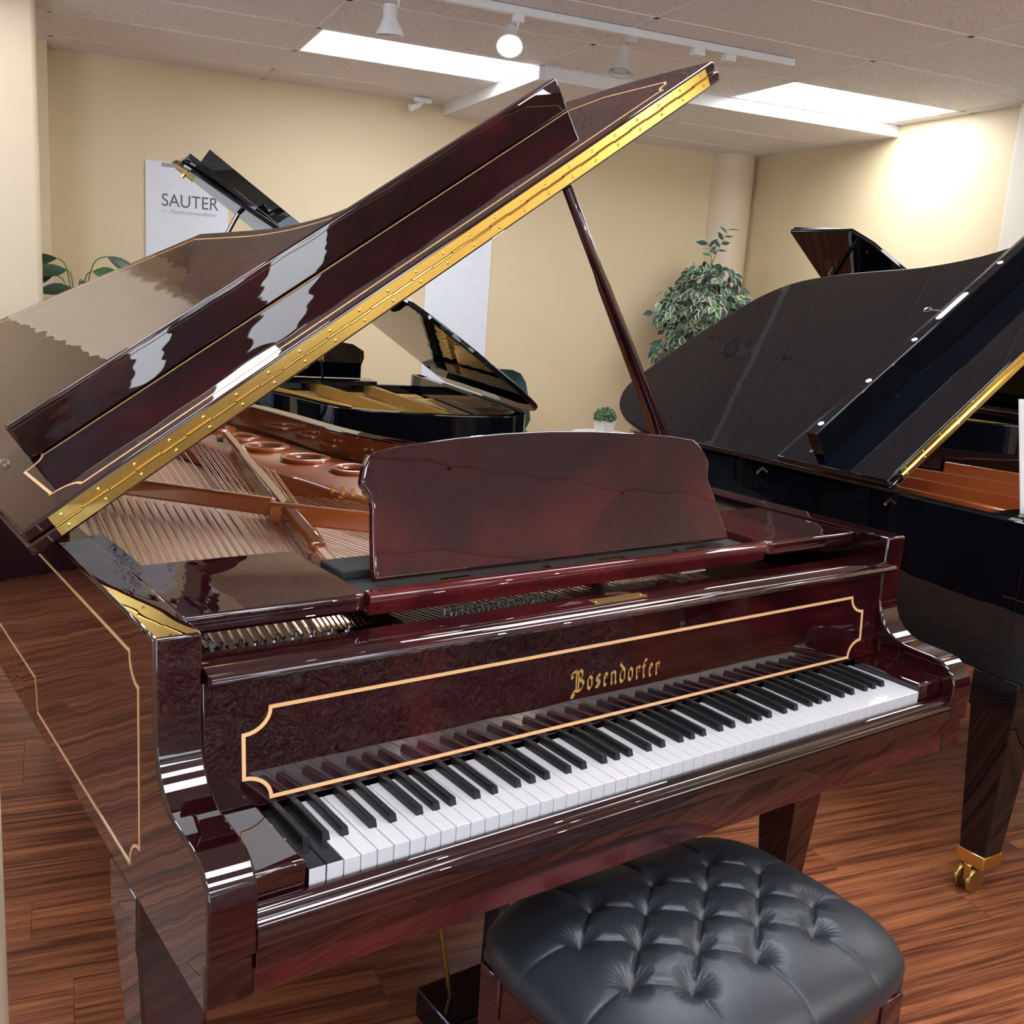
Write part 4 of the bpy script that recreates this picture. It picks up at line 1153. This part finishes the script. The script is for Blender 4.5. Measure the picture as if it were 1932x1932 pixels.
# ================================================================ wall posters
def text_mesh(s, size, font_shear=0.0):
    cu = bpy.data.curves.new('t', 'FONT'); cu.body = s; cu.size = size; cu.extrude = 0.0004
    o = bpy.data.objects.new('t', cu); COL.objects.link(o)
    bpy.context.view_layer.update()
    me = bpy.data.meshes.new_from_object(o.evaluated_get(bpy.context.evaluated_depsgraph_get()))
    bpy.data.objects.remove(o)
    return me
def build_posters():
    def poster(x0, x1, h0, h1, label):
        b = B(); box(b, x0, x1, RY1-0.010, RY1-0.002, h0, h1)
        return room(tag(obj('wall_poster', b, 'poster_white'), label, 'poster'))
    p = poster(0.254, 0.77, 0.62, 2.115, 'white wall poster with grey SAUTER lettering beside the lily')
    b = B(); box(b, 0.352, 0.735, RY1-0.0112, RY1-0.0098, 2.083, 2.108); obj('header_band', b, 'poster_ink_light', p)
    def put(s, size, x, h, mat, sx=1.0):
        me = text_mesh(s, size); me.materials.clear(); me.materials.append(MATS[mat])
        o = bpy.data.objects.new('lettering', me); link(o, p)
        o.rotation_euler = (PI/2, 0, 0); o.location = (x, RY1-0.011, h); o.scale = (sx, 1, 1)
    put('SAUTER', 0.112, 0.350, 1.842, 'poster_ink', 0.90)
    put('Pianofortemanufaktur', 0.033, 0.405, 1.800, 'poster_ink_light')
    b = B(); box(b, 0.352, 0.385, RY1-0.0112, RY1-0.0098, 1.808, 1.811); obj('rule', b, 'poster_ink_light', p)
    poster(2.163, 2.658, 0.62, 2.115, 'plain white wall poster behind the black piano lid')
build_posters()

# ================================================================ plants
def leaf_mesh(nm, ln, wd, mats, edge=0.72, curl=0.15, n=7):
    b = B()
    prof = [0.0, 0.55, 0.9, 1.0, 0.92, 0.66, 0.32, 0.0]
    n = len(prof)
    rows = []
    for i, p in enumerate(prof):
        t = i/(n-1); y = t*ln; z = -curl*ln*t*t
        hw = wd/2*p
        rows.append([(-hw, y, z+0.12*hw), (-hw*edge, y*0.98+0.01*ln, z+0.05*hw), (0, y, z-0.10*hw), (hw*edge, y*0.98+0.01*ln, z+0.05*hw), (hw, y, z+0.12*hw)])
    vs = [[b.verts.new(q) for q in r] for r in rows]
    for a, c in zip(vs, vs[1:]):
        for k in range(4):
            f = b.faces.new((a[k], a[k+1], c[k+1], c[k]))
            f.material_index = 1 if k in (0, 3) else 0
            f.smooth = True
    me = bpy.data.meshes.new(nm); b.to_mesh(me); b.free()
    for m in mats: me.materials.append(MATS[m])
    return me
def build_ficus():
    base = RW(4.22, 5.62)
    E = empty('ficus_tree', base, 0)
    tag(E, 'artificial ficus tree with variegated green and cream leaves in the back corner', 'plant')
    b = B(); lathe(b, [(0.13, 0), (0.17, 0.28), (0.18, 0.30), (0.165, 0.30), (0.15, 0.27)], (0, 0, 0), 28); pt = obj('pot', b, 'pot_brown', E, smooth=True)
    b = B(); lathe(b, [(0.155, 0.262), (0.155, 0.268)], (0, 0, 0), 28); obj('soil', b, 'soil', pt)
    b = B()
    tube(b, [(0, 0, 0.26), (0.02, 0.01, 0.7), (-0.02, 0.0, 1.1), (0.01, 0.0, 1.5), (0.03, 0, 1.78)], [0.022, 0.019, 0.017, 0.013, 0.006], 8)
    tube(b, [(0.03, 0.02, 0.26), (-0.02, 0.02, 0.75), (0.03, 0.0, 1.15), (0.0, 0.0, 1.5)], [0.014, 0.012, 0.011, 0.006], 8)
    obj('trunk', b, 'bark', E, smooth=True)
    rnd = random.Random(11)
    ms = [leaf_mesh('leaf', 0.078, 0.046, ['leaf_green', 'leaf_edge'], e, 0.25) for e in (0.70, 0.82)] + [leaf_mesh('leaf', 0.074, 0.044, ['leaf_light', 'leaf_edge'], 0.72, 0.3), leaf_mesh('leaf', 0.08, 0.046, ['leaf_green', 'leaf_green'], 0.8, 0.2)]
    camd = (Vector((-0.494, -1.026, 1.426))-(base+Vector((0, 0, 1.5)))).normalized()
    spots = []
    def add_twig(p0, dirv, ln, drop, nl):
        pts = [Vector(p0)+Vector(dirv)*ln*(k/5)+Vector((0, 0, -drop*(k/5)**2)) for k in range(6)]
        bb = B(); tube(bb, pts, [0.0035-0.0005*k for k in range(6)], 5); obj('twig', bb, 'bark', E, smooth=True)
        for k in range(nl):
            t = 0.2+0.8*(k+0.5)/nl
            i = min(4, int(t*5)); p = pts[i].lerp(pts[i+1], t*5-i)
            sd = (pts[i+1]-pts[i]).normalized().cross(camd)*(1 if k % 2 else -1)
            spots.append((p, (pts[i+1]-pts[i]).normalized()*0.7+sd))
    for k in range(16):
        a = 2*PI*k*0.381966+0.3; h = 1.20+0.42*((k*0.618) % 1.0)
        add_twig((0, 0, h), (math.cos(a), math.sin(a), 0.5), 0.34, 0.22, 3)
    top_n = len(spots)
    add_twig((0.03, 0, 1.76), tuple(XR*0.42+Vector((0, 0, 1))), 0.29, 0.02, 8)
    add_twig((0.03, 0, 1.78), tuple(XR*-0.35+Vector((0, 0, 1))), 0.15, 0.02, 5)
    add_twig((0, 0, 1.13), tuple(XR*-1.0+Vector((0, 0, -0.1))), 0.42, 0.03, 9)
    add_twig((0, 0, 1.08), tuple(XR*-0.9+Vector((0, 0, -0.3))), 0.36, 0.03, 9)
    # crown: drooping leaves on three stacked lobes
    def lobe(c, rx, rz, nl):
        for k in range(nl):
            z = 1-2*(k+0.5)/nl; a = k*2.39996; rr = math.sqrt(1-z*z)
            f = rnd.uniform(0.62, 1.05)
            p = Vector(c)+Vector((rx*rr*math.cos(a)*f, rx*rr*math.sin(a)*f, rz*z*f))
            out = Vector((rr*math.cos(a), rr*math.sin(a), 0.15*z))
            spots.append((p, out*0.55+Vector((rnd.uniform(-0.5, 0.5), rnd.uniform(-0.5, 0.5), rnd.uniform(-1.1, 0.1)))))
    base_n = len(spots)
    lobe((0.02, 0, 1.68), 0.21, 0.10, 100)
    lobe((0.0, 0, 1.40), 0.37, 0.26, 520)
    lobe((-0.12, 0.03, 1.12), 0.26, 0.14, 130)
    # leaves nearest the viewer become single leaves, the hidden ones one mass
    special = spots[top_n:base_n]
    rest = spots[:top_n]+spots[base_n:]
    rest.sort(key=lambda q: -(q[0].dot(camd)))
    lead = (special+rest)[:296]; mass = (special+rest)[296:]
    def orient(dv):
        dv = dv.normalized()
        nz = (camd*0.55+Vector((0, 0, 0.5))+Vector((rnd.uniform(-1, 1), rnd.uniform(-1, 1), rnd.uniform(-1, 1)))*0.5)
        x = dv.cross(nz).normalized(); z = x.cross(dv)
        return Matrix((x, dv, z)).transposed()
    for p, d in lead:
        o = inst('leaf', ms[rnd.choices((0, 1, 2, 3), (5, 3, 2, 3))[0]], E, p)
        o.rotation_mode = 'QUATERNION'; o.rotation_quaternion = orient(d).to_quaternion()
        sc = rnd.uniform(0.85, 1.2); o.scale = (sc, sc, sc)
    bb = B()
    for p, d in mass:
        src = ms[rnd.choices((0, 1, 2, 3), (5, 3, 2, 3))[0]]
        m4 = Matrix.Translation(p) @ orient(d).to_4x4()
        vs = [bb.verts.new(m4 @ v.co) for v in src.vertices]
        for pl in src.polygons:
            f = bb.faces.new([vs[i] for i in pl.vertices]); f.material_index = (2 if src is ms[2] and pl.material_index == 0 else (0 if src is ms[3] else pl.material_index))
    me = bpy.data.meshes.new('inner_leaves'); bb.to_mesh(me); bb.free()
    for mm in ('leaf_green', 'leaf_edge', 'leaf_light'): me.materials.append(MATS[mm])
    o = bpy.data.objects.new('inner_leaves', me); link(o, E); o['kind'] = 'stuff'
build_ficus()
def build_lily():
    base = RW(-0.17, 5.42)
    S = empty('plant_stand', base, TH)
    tag(S, 'wooden plant stand under the lily at the left pillar', 'plant stand')
    b = B(); box(b, -0.14, 0.14, -0.14, 0.14, 0.78, 0.80); obj('stand_top', b, 'table_wood', S, bevel=0.003)
    for sx in (-1, 1):
        for sy in (-1, 1):
            b = B(); box(b, sx*0.12-0.015, sx*0.12+0.015, sy*0.12-0.015, sy*0.12+0.015, 0, 0.78); obj('leg', b, 'table_wood', S, bevel=0.002)
    E = empty('potted_lily', base+Vector((0, 0, 0.80)), TH)
    tag(E, 'potted plant with long arching green leaves in front of the left pillar', 'plant')
    b = B(); lathe(b, [(0.08, 0), (0.11, 0.19), (0.115, 0.20), (0.10, 0.20), (0.095, 0.17)], (0, 0, 0), 28); pt = obj('pot', b, 'pot_white', E, smooth=True)
    b = B(); lathe(b, [(0.097, 0.165), (0.097, 0.17)], (0, 0, 0), 24); obj('soil', b, 'soil', pt)
    lm = [leaf_mesh('leaf', 0.17, 0.06, ['leaf_green', 'leaf_green'], 0.7, 0.18), leaf_mesh('leaf', 0.15, 0.06, ['leaf_green', 'leaf_edge'], 0.9, 0.22), leaf_mesh('leaf', 0.13, 0.062, ['leaf_light', 'leaf_light'], 0.7, 0.1)]
    rnd = random.Random(4)
    spec = [((0.16, -0.02), 0.69, (0.95, -0.1, -0.45), 0), ((-0.10, 0.0), 0.66, (-1, 0.1, -0.15), 0), ((0.13, -0.05), 0.52, (0.9, -0.2, 0.1), 2), ((-0.02, -0.06), 0.50, (-0.95, -0.2, -0.05), 1),
            ((0.06, 0.03), 0.43, (0.9, 0.4, -0.2), 0), ((-0.05, -0.05), 0.43, (-0.7, -0.5, -0.2), 0), ((0.02, -0.09), 0.42, (0.6, -0.8, -0.3), 1), ((-0.03, 0.08), 0.47, (-0.3, 0.9, -0.2), 1), ((0.02, 0.08), 0.55, (0.2, 0.9, 0.0), 0), ((-0.12, 0.04), 0.36, (-0.8, 0.2, -0.3), 1), ((0.10, 0.06), 0.34, (0.8, 0.4, -0.3), 0),
            ((-0.12, -0.03), 0.57, (-0.9, -0.3, -0.25), 1), ((0.02, -0.08), 0.54, (0.6, -0.7, -0.35), 0), ((-0.05, 0.0), 0.60, (-0.7, -0.4, -0.05), 0), ((0.08, 0.0), 0.60, (0.85, -0.3, -0.05), 2)]
    for (ox, oy), h, d, k in spec:
        p1 = Vector((ox, oy, h))
        b = B(); pts = [Vector((ox*0.1, oy*0.1, 0.16)), Vector((ox*0.25, oy*0.25, h*0.62)), Vector((ox*0.55, oy*0.55, h*0.93)), p1]
        tube(b, smooth_poly([tuple(q) for q in pts], 4), 0.004, 6); obj('stem', b, 'leaf_light', E, smooth=True)
        o = inst('leaf', lm[k], E, p1, (0, 0, 0), (1.45, 1.4, 1.4))
        dv = Vector(d).normalized(); nz = Vector((0.15, -0.75, 0.6)); xx = dv.cross(nz).normalized(); zz = xx.cross(dv)
        o.rotation_mode = 'QUATERNION'; o.rotation_quaternion = Matrix((xx, dv, zz)).transposed().to_quaternion()
build_lily()
def build_side_table():
    base = RW(2.84, 4.52)
    T = empty('side_table', base, TH)
    tag(T, 'small white side table hidden behind the music desk, holding the little plant', 'table')
    b = B(); lathe(b, [(0.20, 0.60), (0.20, 0.622)], (0, 0, 0), 32); obj('table_top', b, 'pot_white', T, smooth=True)
    b = B(); tube(b, [(0, 0, 0.02), (0, 0, 0.60)], 0.02, 12); obj('leg', b, 'pot_white', T, smooth=True)
    b = B(); lathe(b, [(0.15, 0.0), (0.15, 0.01), (0.03, 0.025)], (0, 0, 0), 28); obj('base', b, 'pot_white', T, smooth=True)
    E = empty('potted_boxwood', base+Vector((0, 0, 0.622)), 0)
    tag(E, 'little round boxwood plant in a white square tapered pot', 'plant')
    b = B(); loft(b, [[(s*h, t*h, z) for s, t in ((-1, -1), (1, -1), (1, 1), (-1, 1))] for z, h in ((0.0, 0.038), (0.082, 0.050))]); pt = obj('pot', b, 'pot_white', E, bevel=0.003)
    b = B()
    rnd = random.Random(9)
    for k in range(620):
        z = rnd.uniform(-0.55, 1); a = rnd.uniform(0, 2*PI); rr = math.sqrt(1-z*z)
        d = Vector((rr*math.cos(a), rr*math.sin(a), z)); c = Vector((0, 0, 0.108))+Vector((d.x*0.070, d.y*0.070, d.z*0.055))*rnd.uniform(0.75, 1.05)
        s = Vector((rnd.uniform(-1, 1), rnd.uniform(-1, 1), rnd.uniform(-1, 1))).normalized()*0.007; t = d.cross(s).normalized()*0.007
        v = [b.verts.new(c+q) for q in (s, t, -s+d*0.003, -t)]
        f = b.faces.new(v); f.material_index = rnd.choice((0, 1, 1))
    me = bpy.data.meshes.new('foliage'); b.to_mesh(me); b.free()
    me.materials.append(MATS['leaf_green']); me.materials.append(MATS['leaf_light'])
    o = bpy.data.objects.new('foliage', me); link(o, E); o['kind'] = 'stuff'
build_side_table()

# ================================================================ green chair
def build_chair():
    E = empty('shell_chair', RW(2.60, 5.25), TH+math.radians(200))
    tag(E, 'dark green shell chair at the back wall behind the black piano', 'chair')
    b = B()
    rows = []
    prof = [(0.20, 0.455, 0.20), (0.12, 0.44, 0.215), (0.0, 0.435, 0.225), (-0.13, 0.445, 0.225), (-0.19, 0.49, 0.225), (-0.215, 0.58, 0.225), (-0.235, 0.72, 0.215), (-0.25, 0.84, 0.19), (-0.255, 0.90, 0.14), (-0.257, 0.925, 0.06)]
    for off in (0.0, 0.014):
        rows.append([])
        for y, z, hw in prof:
            rows[-1].append([(hw*s, y+0.06*s*s*(1 if z > 0.5 else 0)+(off if z > 0.5 else 0), z+0.02*s*s*(1 if z < 0.5 else 0)-(off if z <= 0.5 else 0)) for s in (-1, -0.6, -0.2, 0.2, 0.6, 1)])
    v = [[[b.verts.new(p) for p in r] for r in side] for side in rows]
    for side in v:
        for a, c in zip(side, side[1:]):
            for k in range(5): b.faces.new((a[k], a[k+1], c[k+1], c[k]))
    m = len(prof)
    for i in range(m-1):
        for k in (0, 5): b.faces.new((v[0][i][k], v[0][i+1][k], v[1][i+1][k], v[1][i][k]))
    for i in (0, m-1):
        for k in range(5): b.faces.new((v[0][i][k], v[0][i][k+1], v[1][i][k+1], v[1][i][k]))
    obj('seat_shell', b, 'chair_green', E, smooth=True)
    for sx in (-1, 1):
        for sy in (-1, 1):
            b = B(); tube(b, [(sx*0.13, sy*0.12, 0.43), (sx*0.21, sy*0.21, 0.0)], [0.014, 0.010], 8); obj('leg', b, 'satin_black', E, smooth=True)
build_chair()

# ================================================================ sign holder on the right piano
def build_sign():
    c, s = math.cos(rz3), math.sin(rz3)
    def W3(x, y, z): return (1.95+c*x-s*y, 0.55+s*x+c*y, z)
    E = empty('sign_holder', W3(0.11, -0.29, 0.974), rz3)
    tag(E, 'clear acrylic sign holder with a pale card standing on the right piano', 'sign')
    b = B(); box(b, -0.035, 0.10, -0.032, -0.029, 0.0, 0.03); box(b, -0.035, 0.10, -0.032, 0.05, 0.0, 0.003); obj('stand', b, 'acrylic', E, bevel=0.001)
    b = B(); loft(b, [[(x, y+h, z) for x, y, z in ((0.0, 0.0, 0.004), (0.21, 0.0, 0.004), (0.21, 0.055, 0.285), (0.0, 0.055, 0.285))] for h in (0, 0.003)]); obj('card', b, 'paper', E)
build_sign()

# ================================================================ things behind the camera that the lacquer reflects
def build_behind():
    b = B()
    nx, nz = 40, 26
    x0, x1, y0, y1 = 0.8, 3.2, -2.25, -1.5
    box(b, x0, x1, y0, y1, 0.0, 1.18)
    bmesh.ops.subdivide_edges(b, edges=b.edges[:], cuts=14, use_grid_fill=True)
    rnd = random.Random(2)
    for v in b.verts:
        if v.co.z > 0.02: v.co += Vector((rnd.uniform(-1, 1), rnd.uniform(-1, 1), rnd.uniform(-1, 1)))*0.018
    room(tag(obj('wrapped_piano', b, 'plastic_wrap', smooth=False), 'upright piano wrapped in crinkled clear plastic, seen only in the polished reflections', 'piano'))
    def upright(x, y, rz, lab, mm='mahogany_red'):
        E = empty('upright_piano', RW(x, y), TH+rz)
        tag(E, lab, 'piano')
        b = B(); box(b, -0.74, 0.74, 0.0, 0.36, 0.0, 1.14); obj('case', b, mm, E, bevel=0.006)
        b = B(); box(b, -0.76, 0.76, -0.01, 0.38, 1.14, 1.17); obj('top_lid', b, mm, E, bevel=0.006)
        b = B(); box(b, -0.74, 0.74, -0.24, 0.02, 0.60, 0.70); obj('key_bed', b, mm, E, bevel=0.006)
        b = B(); box(b, -0.62, 0.62, -0.22, -0.07, 0.70, 0.725); obj('keys', b, 'key_white', E)
        for s in (-0.70, 0.70):
            b = B(); tube(b, [(s, -0.212, 0.022), (s, -0.178, 0.022)], 0.022, 14); obj('caster', b, 'brass', E, smooth=True)
            b = B(); box(b, s-0.04, s+0.04, -0.25, 0.02, 0.044, 0.12); obj('foot', b, mm, E, bevel=0.006)
            b = B(); box(b, s-0.035, s+0.035, -0.23, -0.16, 0.12, 0.60); obj('leg', b, mm, E, bevel=0.004)
    upright(-1.26, 3.72, 0.0, 'black upright piano by the left pillar, only its foot showing below the red lid', 'ebony')
    upright(4.45, -1.2, -PI/2, 'red upright piano against the right wall, seen only in reflections')
    upright(4.45, -3.0, -PI/2, 'second red upright piano further along the right wall, seen only in reflections')
build_behind()
